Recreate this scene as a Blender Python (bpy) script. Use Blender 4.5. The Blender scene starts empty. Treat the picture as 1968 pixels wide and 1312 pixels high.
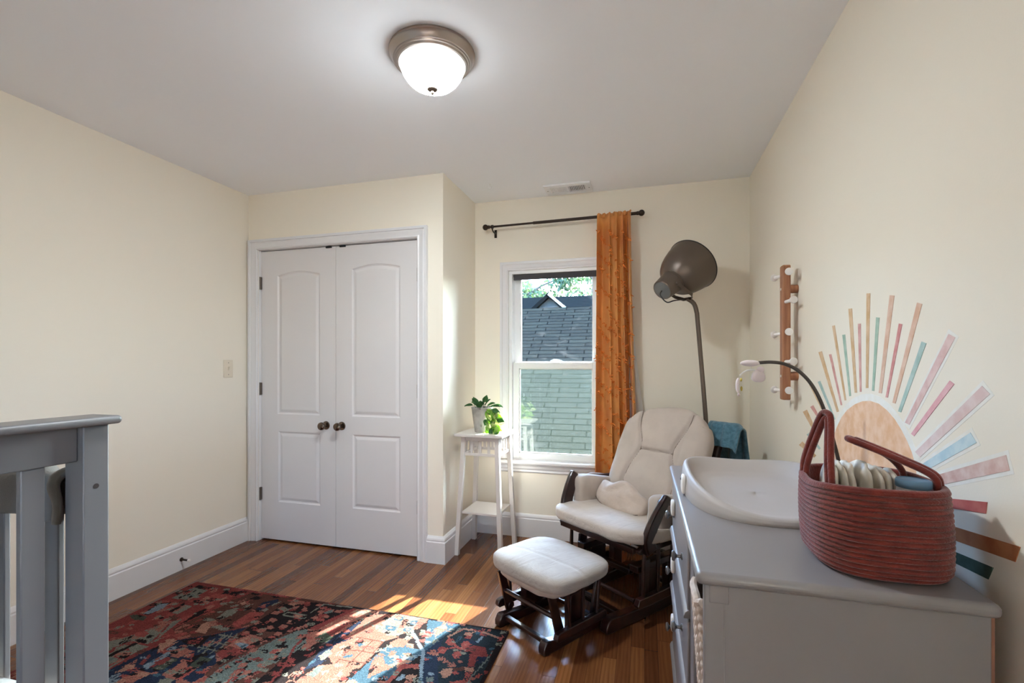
import bpy, bmesh, math, random
from mathutils import Vector, Matrix, Euler
random.seed(11)
SC = bpy.context.scene
COL = SC.collection
PI = math.pi

# ------------------------------------------------------------------ helpers
def lin(c):
    c = c / 255.0
    return c / 12.92 if c <= 0.04045 else ((c + 0.055) / 1.055) ** 2.4
def rgb(r, g, b):
    return (lin(r), lin(g), lin(b), 1.0)

class N:
    """small node-tree wrapper"""
    def __init__(s, m):
        s.t = m.node_tree
    def n(s, kind, **kw):
        o = s.t.nodes.new(kind)
        for k, v in kw.items():
            if k.startswith('i_'):
                key = k[2:]
                key = int(key) if key.isdigit() else key.replace('_', ' ')
                o.inputs[key].default_value = v
            else:
                setattr(o, k, v)
        return o
    def l(s, a, ao, b, bi):
        s.t.links.new(a.outputs[ao], b.inputs[bi])

def mat(name, col, rough=0.5, metal=0.0, bump=0.0, bscale=80.0, vary=0.0, vscale=6.0, col2=None, stretch=None,
        coat=0.0, sheen=0.0, spec=0.5, translucent=0.0):
    m = bpy.data.materials.new(name)
    m.use_nodes = True
    k = N(m)
    p = m.node_tree.nodes['Principled BSDF']
    p.inputs['Base Color'].default_value = col
    p.inputs['Roughness'].default_value = rough
    p.inputs['Metallic'].default_value = metal
    p.inputs['Coat Weight'].default_value = coat
    p.inputs['Sheen Weight'].default_value = sheen
    p.inputs['Specular IOR Level'].default_value = spec
    tc = k.n('ShaderNodeTexCoord')
    src, so = tc, 'Object'
    if stretch:
        mp = k.n('ShaderNodeMapping')
        mp.inputs['Scale'].default_value = stretch
        k.l(tc, 'Object', mp, 'Vector')
        src, so = mp, 'Vector'
    if vary or col2:
        nz = k.n('ShaderNodeTexNoise', i_Scale=vscale, i_Detail=5.0)
        k.l(src, so, nz, 'Vector')
        mx = k.n('ShaderNodeMix', data_type='RGBA')
        mx.inputs[6].default_value = col
        if col2 is None:
            col2 = tuple(c * (1 - vary) for c in col[:3]) + (1,)
        mx.inputs[7].default_value = col2
        rp = k.n('ShaderNodeMapRange')
        rp.inputs[1].default_value = 0.38
        rp.inputs[2].default_value = 0.62
        k.l(nz, 0, rp, 0)
        k.l(rp, 0, mx, 0)
        k.l(mx, 2, p, 'Base Color')
    if bump:
        nb = k.n('ShaderNodeTexNoise', i_Scale=bscale, i_Detail=3.0)
        k.l(src, so, nb, 'Vector')
        bp = k.n('ShaderNodeBump', i_Strength=bump, i_Distance=0.002)
        k.l(nb, 0, bp, 'Height')
        k.l(bp, 0, p, 'Normal')
    if translucent:
        out = m.node_tree.nodes['Material Output']
        tr = k.n('ShaderNodeBsdfTranslucent')
        tr.inputs['Color'].default_value = col
        ms = k.n('ShaderNodeMixShader', i_0=translucent)
        k.l(p, 0, ms, 1)
        k.l(tr, 0, ms, 2)
        k.l(ms, 0, out, 0)
    return m

class MB:
    """collects shapes into one mesh"""
    def __init__(s):
        s.b = bmesh.new()
    def box(s, x0, y0, z0, x1, y1, z1):
        return s.hexa([(x0, y0, z0), (x1, y0, z0), (x1, y1, z0), (x0, y1, z0), (x0, y0, z1), (x1, y0, z1), (x1, y1, z1), (x0, y1, z1)])
    def hexa(s, P):
        v = [s.b.verts.new(p) for p in P]
        for f in ((3, 2, 1, 0), (4, 5, 6, 7), (0, 1, 5, 4), (1, 2, 6, 5), (2, 3, 7, 6), (3, 0, 4, 7)):
            s.b.faces.new([v[i] for i in f])
        return v
    def beam(s, a, b, w, d, up=(0, 0, 1), w2=None, d2=None):
        """rectangular bar from a to b; w across, d along 'up'"""
        a, b = Vector(a), Vector(b)
        t = (b - a).normalized()
        u = Vector(up)
        x = t.cross(u)
        if x.length < 1e-4:
            x = Vector((1, 0, 0))
        x.normalize()
        y = x.cross(t).normalized()
        w2 = w2 or w
        d2 = d2 or d
        P = []
        for c, ww, dd in ((a, w, d), (b, w2, d2)):
            for sx, sy in ((-1, -1), (1, -1), (1, 1), (-1, 1)):
                P.append(c + x * ww / 2 * sx + y * dd / 2 * sy)
        s.hexa(P)
    def prism(s, poly, axis, a, b):
        """extrude 2D polygon along axis ('x': poly=(y,z), 'y': (x,z), 'z': (x,y))"""
        def P(p, t):
            return {'x': (t, p[0], p[1]), 'y': (p[0], t, p[1]), 'z': (p[0], p[1], t)}[axis]
        A = [s.b.verts.new(P(p, a)) for p in poly]
        B = [s.b.verts.new(P(p, b)) for p in poly]
        n = len(poly)
        s.b.faces.new(A[::-1])
        s.b.faces.new(B)
        for i in range(n):
            s.b.faces.new((A[i], A[(i + 1) % n], B[(i + 1) % n], B[i]))
    def grid(s, fn, nu, nv, cu=False, cv=False):
        V = [[s.b.verts.new(fn(i / (nu if cu else nu - 1), j / (nv if cv else nv - 1))) for j in range(nv)] for i in range(nu)]
        for i in range(nu if cu else nu - 1):
            for j in range(nv if cv else nv - 1):
                s.b.faces.new((V[i][j], V[(i + 1) % nu][j], V[(i + 1) % nu][(j + 1) % nv], V[i][(j + 1) % nv]))
        return V
    def tube(s, pts, r, seg=10, caps=True):
        pts = [Vector(p) for p in pts]
        rs = r if isinstance(r, (list, tuple)) else [r] * len(pts)
        rings = []
        nrm = None
        for i, p in enumerate(pts):
            if i == 0:
                t = pts[1] - p
            elif i == len(pts) - 1:
                t = p - pts[i - 1]
            else:
                t = (pts[i + 1] - p).normalized() + (p - pts[i - 1]).normalized()
            t.normalize()
            if nrm is None:
                nrm = t.orthogonal().normalized()
            nrm = (nrm - t * nrm.dot(t)).normalized()
            bi = t.cross(nrm)
            rings.append([s.b.verts.new(p + (nrm * math.cos(2 * PI * k / seg) + bi * math.sin(2 * PI * k / seg)) * rs[i]) for k in range(seg)])
        for a, b in zip(rings, rings[1:]):
            for k in range(seg):
                s.b.faces.new((a[k], a[(k + 1) % seg], b[(k + 1) % seg], b[k]))
        if caps:
            s.b.faces.new(rings[0][::-1])
            s.b.faces.new(rings[-1])
    def lathe(s, prof, seg=32, M=None):
        """prof: list of (r, t) along local z, M places it"""
        M = M or Matrix.Identity(4)
        rings = []
        for r, z in prof:
            if r < 1e-5:
                rings.append([s.b.verts.new(M @ Vector((0, 0, z)))])
            else:
                rings.append([s.b.verts.new(M @ Vector((r * math.cos(2 * PI * k / seg), r * math.sin(2 * PI * k / seg), z))) for k in range(seg)])
        for a, b in zip(rings, rings[1:]):
            for k in range(seg):
                k2 = (k + 1) % seg
                if len(a) == 1 and len(b) == 1:
                    continue
                if len(a) == 1:
                    s.b.faces.new((a[0], b[k2], b[k]))
                elif len(b) == 1:
                    s.b.faces.new((a[k], a[k2], b[0]))
                else:
                    s.b.faces.new((a[k], a[k2], b[k2], b[k]))
        for rg in (rings[0], rings[-1]):
            if len(rg) > 2:
                s.b.faces.new(rg)
    def ball(s, c, r, seg=14, M=None):
        c = Vector(c)
        rr = r if isinstance(r, (tuple, list)) else (r, r, r)
        prof = [(math.sin(PI * i / 10), -math.cos(PI * i / 10)) for i in range(11)]
        prof[0] = (0, -1)
        prof[-1] = (0, 1)
        s.lathe(prof, seg, Matrix.Translation(c) @ (M or Matrix.Identity(4)) @ Matrix.Diagonal((rr[0], rr[1], rr[2], 1)))
    def pillow(s, sx, sy, sz, n=(16, 16, 8), e=4.0, fn=None, ez=None):
        """soft box of full size sx,sy,sz centred on 0, each vertex passed through fn"""
        vs = {}
        def V(i, j, k):
            key = (i, j, k)
            if key not in vs:
                p = [2 * i / n[0] - 1, 2 * j / n[1] - 1, 2 * k / n[2] - 1]
                q = [math.tan(c * PI / 4) * 0.5 + c * 0.5 for c in p]
                L = (abs(q[0]) ** e + abs(q[1]) ** e + abs(q[2]) ** e) ** (1 / e)
                v = Vector((q[0] / L * sx / 2, q[1] / L * sy / 2, q[2] / L * sz / 2))
                vs[key] = s.b.verts.new(fn(v) if fn else v)
            return vs[key]
        for i in range(n[0]):
            for j in range(n[1]):
                s.b.faces.new((V(i, j + 1, 0), V(i + 1, j + 1, 0), V(i + 1, j, 0), V(i, j, 0)))
                s.b.faces.new((V(i, j, n[2]), V(i + 1, j, n[2]), V(i + 1, j + 1, n[2]), V(i, j + 1, n[2])))
        for i in range(n[0]):
            for k in range(n[2]):
                s.b.faces.new((V(i, 0, k), V(i + 1, 0, k), V(i + 1, 0, k + 1), V(i, 0, k + 1)))
                s.b.faces.new((V(i, n[1], k + 1), V(i + 1, n[1], k + 1), V(i + 1, n[1], k), V(i, n[1], k)))
        for j in range(n[1]):
            for k in range(n[2]):
                s.b.faces.new((V(0, j, k + 1), V(0, j + 1, k + 1), V(0, j + 1, k), V(0, j, k)))
                s.b.faces.new((V(n[0], j, k), V(n[0], j + 1, k), V(n[0], j + 1, k + 1), V(n[0], j, k + 1)))
    def sweep_frame(s, x0, x1, z0, z1, y, prof, closed=False):
        """moulded casing: prof = [(outward offset, projection towards -y)], swept round an opening"""
        rings = []
        for u, d in prof:
            if closed:
                pts = [(x0 - u, z0 - u), (x0 - u, z1 + u), (x1 + u, z1 + u), (x1 + u, z0 - u)]
            else:
                pts = [(x0 - u, z0), (x0 - u, z1 + u), (x1 + u, z1 + u), (x1 + u, z0)]
            rings.append([s.b.verts.new((a, y - d, b)) for a, b in pts])
        n = 4
        for a, b in zip(rings, rings[1:]):
            for k in range(n if closed else n - 1):
                s.b.faces.new((a[k], a[(k + 1) % n], b[(k + 1) % n], b[k]))
        if not closed:
            s.b.faces.new([r[0] for r in rings])
            s.b.faces.new([r[3] for r in rings][::-1])
    def build(s, name, m, parent=None, bevel=0.0, smooth=True, ang=40, sub=0, solid=0.0, seg=2, loc=None):
        bmesh.ops.recalc_face_normals(s.b, faces=s.b.faces[:])
        me = bpy.data.meshes.new(name)
        s.b.to_mesh(me)
        s.b.free()
        ms = m if isinstance(m, (list, tuple)) else [m]
        for x in ms:
            me.materials.append(x)
        if smooth:
            for p in me.polygons:
                p.use_smooth = True
            me.set_sharp_from_angle(angle=math.radians(ang))
        o = bpy.data.objects.new(name, me)
        COL.objects.link(o)
        if loc:
            o.location = loc
        if parent:
            o.parent = parent
        if solid:
            md = o.modifiers.new('thickness', 'SOLIDIFY')
            md.thickness = solid
            md.offset = 0
        if bevel:
            md = o.modifiers.new('rounded edges', 'BEVEL')
            md.width = bevel
            md.segments = seg
            md.limit_method = 'ANGLE'
            md.angle_limit = math.radians(35)
            md.harden_normals = False
        if sub:
            md = o.modifiers.new('smooth', 'SUBSURF')
            md.levels = md.render_levels = sub
        return o

def thing(name, label, cat, loc=(0, 0, 0), rz=0.0, group=None):
    o = bpy.data.objects.new(name, None)
    COL.objects.link(o)
    o.location = loc
    o.rotation_euler = (0, 0, rz)
    o.empty_display_size = 0.1
    return tag(o, label, cat, group)
def tag(o, label, cat, group=None):
    o['label'] = label
    o['category'] = cat
    if group:
        o['group'] = group
    return o
def struct(o):
    o['kind'] = 'structure'
    return o
def dup(o, parent=None):
    c = o.copy()
    COL.objects.link(c)
    if parent:
        c.parent = parent
    for ch in list(o.children):
        dup(ch, c)
    return c
def hsh(*a):
    x = math.sin(sum(v * k for v, k in zip(a, (12.9898, 78.233, 37.719)))) * 43758.5453
    return x - math.floor(x)
def wob(x, y, z=0.0):
    return (math.sin(x * 1.7 + 2.1 * math.sin(y * 1.3 + z)) + math.sin(y * 2.3 + 1.7 * math.sin(x * 1.1 - z * 1.9)) + math.sin(z * 2.9 + x * 0.7)) / 3.0

# ------------------------------------------------------------------ materials
M_wall = mat('cream_wall_paint', rgb(240, 232, 217), 0.85, bump=0.08, bscale=220, spec=0.2)
M_ceil = mat('white_ceiling_paint', rgb(246, 248, 252), 0.9, spec=0.2)
M_trim = mat('white_gloss_trim', rgb(226, 224, 225), 0.38)
M_door = mat('white_door_paint', rgb(220, 216, 216), 0.45, bump=0.03, bscale=150)
M_vinyl = mat('white_vinyl', rgb(236, 236, 236), 0.35)
M_bronze = mat('dark_bronze', rgb(52, 42, 36), 0.35, 0.75)
M_knobm = mat('antique_knob_metal', rgb(112, 96, 84), 0.2, 0.95)
M_hinge = mat('hinge_brass', rgb(120, 108, 98), 0.4, 0.85)
M_nickel = mat('brushed_nickel', rgb(172, 160, 152), 0.32, 0.95)
M_finial = mat('satin_nickel_finial', rgb(72, 62, 54), 0.7, 0.0, spec=0.1)
M_black = mat('black_gap', rgb(14, 13, 13), 0.8)
M_plate = mat('switch_plastic', rgb(226, 214, 194), 0.4)
M_linen = mat('beige_linen', rgb(190, 176, 166), 0.9, bump=0.22, bscale=260, vary=0.10, vscale=9, sheen=0.2)
M_linen2 = mat('grey_beige_linen', rgb(180, 166, 155), 0.9, bump=0.22, bscale=260, vary=0.12, vscale=11, sheen=0.2)
M_seam = mat('seam_thread', rgb(120, 104, 94), 0.9)
M_mahog = mat('mahogany_stain', rgb(46, 20, 17), 0.28, col2=rgb(28, 12, 11), vscale=5, stretch=(1, 6, 6), coat=0.3)
M_grey = mat('grey_painted_wood', rgb(130, 125, 126), 0.33, bump=0.02)
M_crib = mat('grey_crib_paint', rgb(104, 101, 102), 0.4, bump=0.02)
M_dark = mat('dark_hole', rgb(40, 24, 20), 0.7)
M_backing = mat('brown_back_board', rgb(140, 96, 76), 0.7)
M_pewter = mat('pewter_knob', rgb(120, 118, 118), 0.28, 0.9)
M_tray = mat('grey_foam', rgb(170, 163, 160), 0.6)
M_whitep = mat('white_plastic', rgb(238, 234, 230), 0.4)
M_rack = mat('oak_rack', rgb(166, 112, 78), 0.5, col2=rgb(140, 90, 62), vscale=7, stretch=(12, 12, 1))
M_stand = mat('white_stand_paint', rgb(212, 205, 200), 0.45)
M_lampm = mat('lamp_grey_bronze', rgb(100, 88, 79), 0.36, 0.55)
M_lampin = mat('lamp_inner_white', rgb(220, 215, 205), 0.5)
M_rubber = mat('black_rubber', rgb(28, 26, 25), 0.5)
M_teal = mat('blue_waffle_knit', rgb(84, 124, 142), 0.95, bump=0.5, bscale=420, col2=rgb(64, 102, 120), vscale=60, sheen=0.3)
M_fleece = mat('grey_fleece', rgb(112, 108, 104), 1.0, bump=0.5, bscale=500, sheen=0.15)
M_bedding = mat('printed_bedding', rgb(238, 234, 230), 0.9, col2=rgb(130, 128, 130), vscale=9)
M_diaper = mat('white_diaper_film', rgb(228, 222, 212), 0.55, col2=rgb(206, 198, 184), vscale=25, bump=0.25, bscale=60)
M_blue = mat('blue_lid', rgb(92, 128, 156), 0.45)
M_clear = mat('milky_plastic', rgb(216, 214, 212), 0.3)
M_vent = mat('vent_enamel', rgb(232, 232, 234), 0.45)
M_blind = mat('charcoal_blind', rgb(62, 60, 64), 0.8)
M_soil = mat('potting_soil', rgb(42, 32, 26), 1.0, bump=0.8, bscale=120)
M_stem = mat('vine_stem', rgb(70, 80, 46), 0.7)
M_wick = mat('pale_woven_fibre', rgb(214, 198, 186), 0.9, col2=rgb(186, 168, 156), vscale=40, bump=0.5, bscale=120)
M_mobile = mat('mobile_arm', rgb(74, 68, 63), 0.35, 0.5)
M_toy = mat('pale_pink_felt', rgb(226, 212, 212), 0.9, sheen=0.3)
M_toyy = mat('yellow_felt', rgb(206, 186, 96), 0.9)
M_lining = mat('white_curtain_lining', rgb(236, 234, 232), 0.9, translucent=0.3)
M_curtain = mat('amber_curtain_cloth', rgb(230, 166, 88), 0.62, col2=rgb(220, 146, 76), vscale=4, bump=0.08, bscale=300, sheen=0.2, translucent=0.28)
M_tuft = mat('amber_tuft_thread', rgb(216, 124, 44), 0.9)

# cushion cloth with fine wrinkles
def wrinkled(name, col, col2, s=(9, 2.2, 9)):
    m = mat(name, col, 0.92, vary=0.1, vscale=9, col2=col2, sheen=0.2)
    k = N(m)
    p = m.node_tree.nodes['Principled BSDF']
    tc = k.n('ShaderNodeTexCoord')
    mp = k.n('ShaderNodeMapping')
    mp.inputs['Scale'].default_value = s
    mp.inputs['Rotation'].default_value = (0, 0, 0.5)
    n1 = k.n('ShaderNodeTexNoise', i_Scale=3.2, i_Detail=3.0, i_Distortion=0.8)
    n2 = k.n('ShaderNodeTexNoise', i_Scale=380.0, i_Detail=1.0)
    b1 = k.n('ShaderNodeBump', i_Strength=0.35, i_Distance=0.012)
    b2 = k.n('ShaderNodeBump', i_Strength=0.2, i_Distance=0.001)
    k.l(tc, 'Object', mp, 'Vector')
    k.l(mp, 0, n1, 'Vector')
    k.l(tc, 'Object', n2, 'Vector')
    k.l(n1, 0, b1, 'Height')
    k.l(n2, 0, b2, 'Height')
    k.l(b1, 0, b2, 'Normal')
    k.l(b2, 0, p, 'Normal')
    return m
M_seat_dim = wrinkled('creased_seat_cloth_dim', rgb(166, 157, 150), rgb(158, 148, 140))  # footstool copy of the seat cloth, darkened to offset the strong light there
M_seat_lit = wrinkled('warm_seat_cloth_lit', rgb(190, 178, 168), rgb(180, 167, 157))  # glider copy of the same cloth, brightened to make up for weaker light
M_pillowc = wrinkled('rumpled_pillow_cloth', rgb(194, 178, 166), rgb(182, 165, 152), (8, 3, 8))

def oak_floor():
    m = bpy.data.materials.new('oak_strip_floor')
    m.use_nodes = True
    k = N(m)
    p = m.node_tree.nodes['Principled BSDF']
    tc = k.n('ShaderNodeTexCoord')
    sp = k.n('ShaderNodeSeparateXYZ')
    k.l(tc, 'Object', sp, 0)
    def math_(op, a, b=None, c=None):
        o = k.n('ShaderNodeMath', operation=op)
        for i, v in enumerate((a, b, c)):
            if v is None:
                continue
            if isinstance(v, (int, float)):
                o.inputs[i].default_value = v
            else:
                k.l(v[0], v[1], o, i)
        return (o, 0)
    xs = math_('DIVIDE', (sp, 0), 0.0572)
    ix = math_('FLOOR', xs)
    fx = math_('FRACT', xs)
    wn = k.n('ShaderNodeTexWhiteNoise', noise_dimensions='1D')
    k.l(ix[0], 0, wn, 'W')
    off = math_('MULTIPLY', (wn, 0), 7.0)
    ln = math_('MULTIPLY_ADD', (wn, 0), 0.5, 0.75)
    ys0 = math_('ADD', (sp, 1), off)
    ys = math_('DIVIDE', ys0, ln)
    iy = math_('FLOOR', ys)
    fy = math_('FRACT', ys)
    cb = k.n('ShaderNodeCombineXYZ')
    k.l(ix[0], 0, cb, 0)
    k.l(iy[0], 0, cb, 1)
    w2 = k.n('ShaderNodeTexWhiteNoise', noise_dimensions='2D')
    k.l(cb, 0, w2, 'Vector')
    ramp = k.n('ShaderNodeValToRGB')
    cr = ramp.color_ramp
    cr.elements[0].position = 0.0
    cr.elements[0].color = rgb(96, 57, 33)
    cr.elements[1].position = 1.0
    cr.elements[1].color = rgb(152, 102, 62)
    e = cr.elements.new(0.35)
    e.color = rgb(116, 71, 42)
    e = cr.elements.new(0.7)
    e.color = rgb(132, 84, 49)
    k.l(w2, 0, ramp, 0)
    # grain
    of3 = k.n('ShaderNodeVectorMath', operation='MULTIPLY_ADD')
    k.l(w2, 1, of3, 0)
    of3.inputs[1].default_value = (9, 9, 9)
    mp = k.n('ShaderNodeMapping')
    mp.inputs['Scale'].default_value = (34, 2.2, 1)
    k.l(tc, 'Object', mp, 'Vector')
    k.l(mp, 0, of3, 2)
    g1 = k.n('ShaderNodeTexNoise', i_Scale=1.6, i_Detail=6.0, i_Distortion=1.6)
    k.l(of3, 0, g1, 'Vector')
    g2 = k.n('ShaderNodeTexWave', i_Scale=0.55, i_Distortion=7.0, i_Detail=2.0)
    g2.bands_direction = 'X'
    k.l(of3, 0, g2, 'Vector')
    gm = math_('MULTIPLY_ADD', (g1, 0), 0.7, -0.1)
    gm2 = math_('MULTIPLY_ADD', (g2, 1), 0.22, gm)
    mx = k.n('ShaderNodeMix', data_type='RGBA', blend_type='MULTIPLY')
    mx.inputs[7].default_value = rgb(150, 120, 98)
    k.l(gm2[0], 0, mx, 0)
    k.l(ramp, 0, mx, 6)
    # joints
    def edge(f, w):
        a = math_('SUBTRACT', f, 0.5)
        b = math_('ABSOLUTE', a)
        return math_('GREATER_THAN', b, 0.5 - w)
    ex = edge(fx, 0.018)
    ey = edge(fy, 0.0018)
    ee = math_('MAXIMUM', ex, ey)
    ef = math_('MULTIPLY', ee, 0.55)
    m2 = k.n('ShaderNodeMix', data_type='RGBA')
    k.l(ef[0], 0, m2, 0)
    k.l(mx, 2, m2, 6)
    m2.inputs[7].default_value = rgb(58, 32, 20)
    k.l(m2, 2, p, 'Base Color')
    p.inputs['Roughness'].default_value = 0.27
    p.inputs['Specular IOR Level'].default_value = 0.5
    bp = k.n('ShaderNodeBump', i_Strength=0.25, i_Distance=0.0006)
    inv = math_('MULTIPLY_ADD', ee, -1.0, gm2)
    k.l(inv[0], 0, bp, 'Height')
    n4 = k.n('ShaderNodeTexNoise', i_Scale=14.0, i_Detail=1.0)
    b4 = k.n('ShaderNodeBump', i_Strength=0.05, i_Distance=0.01)
    k.l(tc, 'Object', n4, 'Vector')
    k.l(n4, 0, b4, 'Height')
    k.l(bp, 0, b4, 'Normal')
    k.l(b4, 0, p, 'Normal')
    return m
M_floor = oak_floor()

def rug_mat():
    m = bpy.data.materials.new('hand_knotted_wool')
    m.use_nodes = True
    k = N(m)
    p = m.node_tree.nodes['Principled BSDF']
    at = k.n('ShaderNodeVertexColor', layer_name='Col')
    tc = k.n('ShaderNodeTexCoord')
    nz = k.n('ShaderNodeTexNoise', i_Scale=240.0, i_Detail=2.0)
    n2 = k.n('ShaderNodeTexNoise', i_Scale=22.0, i_Detail=3.0)
    k.l(tc, 'Object', nz, 'Vector')
    k.l(tc, 'Object', n2, 'Vector')
    hs = k.n('ShaderNodeHueSaturation')
    hs.inputs['Saturation'].default_value = 0.88
    mr = k.n('ShaderNodeMapRange')
    mr.inputs[1].default_value = 0.3
    mr.inputs[2].default_value = 0.7
    mr.inputs[3].default_value = 0.6
    mr.inputs[4].default_value = 1.35
    k.l(nz, 0, mr, 0)
    k.l(mr, 0, hs, 'Value')
    k.l(at, 0, hs, 'Color')
    m3 = k.n('ShaderNodeMapRange')
    m3.inputs[3].default_value = 0.8
    m3.inputs[4].default_value = 1.2
    k.l(n2, 0, m3, 0)
    h2 = k.n('ShaderNodeHueSaturation')
    k.l(m3, 0, h2, 'Value')
    k.l(hs, 0, h2, 'Color')
    k.l(h2, 0, p, 'Base Color')
    p.inputs['Roughness'].default_value = 0.95
    p.inputs['Sheen Weight'].default_value = 0.0
    p.inputs['Specular IOR Level'].default_value = 0.04
    bp = k.n('ShaderNodeBump', i_Strength=0.6, i_Distance=0.003)
    k.l(nz, 0, bp, 'Height')
    k.l(bp, 0, p, 'Normal')
    return m
M_rug = rug_mat()
M_rugside = mat('rug_binding', rgb(52, 30, 26), 0.95)

def glass(name, tint=(1, 1, 1, 1), ior=1.45, dirt=0.0):
    m = bpy.data.materials.new(name)
    m.use_nodes = True
    k = N(m)
    m.node_tree.nodes.remove(m.node_tree.nodes['Principled BSDF'])
    out = m.node_tree.nodes['Material Output']
    fr = k.n('ShaderNodeFresnel', i_IOR=ior)
    tr = k.n('ShaderNodeBsdfTransparent')
    tr.inputs['Color'].default_value = tint
    gl = k.n('ShaderNodeBsdfGlossy', i_Roughness=0.01)
    mx = k.n('ShaderNodeMixShader')
    k.l(fr, 0, mx, 0)
    k.l(tr, 0, mx, 1)
    k.l(gl, 0, mx, 2)
    last = mx
    if dirt:
        tc = k.n('ShaderNodeTexCoord')
        mp = k.n('ShaderNodeMapping')
        mp.inputs['Rotation'].default_value = (0, 0.7, 0)
        mp.inputs['Scale'].default_value = (3, 1, 9)
        nz = k.n('ShaderNodeTexNoise', i_Scale=1.5, i_Detail=4.0, i_Distortion=2.0)
        rp = k.n('ShaderNodeMapRange')
        rp.inputs[1].default_value = 0.60
        rp.inputs[2].default_value = 0.85
        rp.inputs[3].default_value = 0.0
        rp.inputs[4].default_value = dirt
        df = k.n('ShaderNodeBsdfTranslucent')
        m2 = k.n('ShaderNodeMixShader')
        k.l(tc, 'Object', mp, 'Vector')
        k.l(mp, 0, nz, 'Vector')
        k.l(nz, 0, rp, 0)
        k.l(rp, 0, m2, 0)
        k.l(mx, 0, m2, 1)
        k.l(df, 0, m2, 2)
        last = m2
    k.l(last, 0, out, 0)
    return m
M_glass = glass('window_glass', (0.93, 0.97, 0.96, 1), dirt=0.006)

def screen_mat():
    m = bpy.data.materials.new('insect_screen_mesh')
    m.use_nodes = True
    k = N(m)
    p = m.node_tree.nodes['Principled BSDF']
    p.inputs['Base Color'].default_value = rgb(92, 102, 88)
    p.inputs['Roughness'].default_value = 0.7
    out = m.node_tree.nodes['Material Output']
    tr = k.n('ShaderNodeBsdfTransparent')
    tl = k.n('ShaderNodeBsdfTranslucent')
    tl.inputs['Color'].default_value = rgb(96, 106, 90)
    a = k.n('ShaderNodeMixShader', i_0=0.55)
    k.l(p, 0, a, 1)
    k.l(tl, 0, a, 2)
    mx = k.n('ShaderNodeMixShader', i_0=0.035)
    k.l(tr, 0, mx, 1)
    k.l(a, 0, mx, 2)
    k.l(mx, 0, out, 0)
    return m
M_screen = screen_mat()

def lamp_glass():
    """frosted glass lit by the bulb behind it: brightest next to the bulb, dimmer towards the rim"""
    m = bpy.data.materials.new('frosted_lamp_glass')
    m.use_nodes = True
    k = N(m)
    p = m.node_tree.nodes['Principled BSDF']
    p.inputs['Base Color'].default_value = rgb(240, 234, 224)
    p.inputs['Roughness'].default_value = 0.3
    p.inputs['Emission Color'].default_value = (0.87, 0.955, 1.0, 1)
    tc = k.n('ShaderNodeTexCoord')
    vd = k.n('ShaderNodeVectorMath', operation='DISTANCE')
    vd.inputs[1].default_value = (-0.008, -0.005, -0.098)
    k.l(tc, 'Object', vd, 0)
    mr = k.n('ShaderNodeMapRange', interpolation_type='SMOOTHERSTEP')
    mr.inputs[1].default_value = 0.035
    mr.inputs[2].default_value = 0.105
    mr.inputs[3].default_value = LAMP
    mr.inputs[4].default_value = 6.0
    k.l(vd, 1, mr, 0)
    k.l(mr, 0, p, 'Emission Strength')
    return m
LAMP = 320.0
M_lglass = lamp_glass()

def rope_mat():
    m = mat('rust_cotton_rope', rgb(112, 34, 22), 0.95, col2=rgb(92, 26, 17), vscale=30, sheen=0.3)
    k = N(m)
    p = m.node_tree.nodes['Principled BSDF']
    tc = k.n('ShaderNodeTexCoord')
    wv = k.n('ShaderNodeTexNoise', i_Scale=190.0, i_Detail=1.0)
    bp = k.n('ShaderNodeBump', i_Strength=0.7, i_Distance=0.002)
    k.l(tc, 'Object', wv, 'Vector')
    k.l(wv, 0, bp, 'Height')
    k.l(bp, 0, p, 'Normal')
    return m
M_rope = rope_mat()

def shingle(name, c1, c2, mortar, sc, rot=(0, 0, 0)):
    m = bpy.data.materials.new(name)
    m.use_nodes = True
    k = N(m)
    p = m.node_tree.nodes['Principled BSDF']
    p.inputs['Roughness'].default_value = 1.0
    p.inputs['Specular IOR Level'].default_value = 0.0
    tc = k.n('ShaderNodeTexCoord')
    br = k.n('ShaderNodeTexBrick', i_Scale=1.0)
    br.inputs['Color1'].default_value = c1
    br.inputs['Color2'].default_value = c2
    br.inputs['Mortar'].default_value = mortar
    br.inputs['Mortar Size'].default_value = 0.009
    br.inputs['Brick Width'].default_value = 0.46
    br.inputs['Row Height'].default_value = sc
    br.offset = 0.37
    k.l(tc, 'UV', br, 'Vector')
    nz = k.n('ShaderNodeTexNoise', i_Scale=16.0, i_Detail=4.0)
    k.l(tc, 'UV', nz, 'Vector')
    mx = k.n('ShaderNodeMix', data_type='RGBA', blend_type='MULTIPLY')
    mx.inputs[0].default_value = 0.5
    k.l(br, 0, mx, 6)
    k.l(nz, 0, mx, 7)
    k.l(mx, 2, p, 'Base Color')
    return m
M_shingle = shingle('grey_roof_shingles', rgb(46, 42, 34), rgb(40, 36, 30), rgb(15, 14, 12), 0.115)
M_shingle2 = shingle('blue_grey_roof_shingles', rgb(27, 27, 25), rgb(24, 25, 23), rgb(17, 17, 16), 0.14)
M_rake = mat('white_rake_board', rgb(232, 232, 232), 0.6)
M_siding = mat('grey_siding', rgb(29, 29, 27), 0.8)
M_leafA = mat('bright_tree_leaf', rgb(62, 78, 42), 0.6, col2=rgb(38, 56, 33), vscale=0.8, translucent=0.3)
M_leafB = mat('deep_tree_leaf', rgb(46, 62, 38), 0.6, col2=rgb(30, 46, 30), vscale=0.8, translucent=0.25)
M_bark = mat('bark', rgb(82, 66, 54), 0.95)
M_grass = mat('lawn', rgb(84, 104, 58), 0.95, col2=rgb(70, 90, 48), vscale=2)
M_plantA = mat('glossy_green_leaf', rgb(72, 118, 62), 0.38, col2=rgb(54, 98, 50), vscale=30, translucent=0.45)
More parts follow.
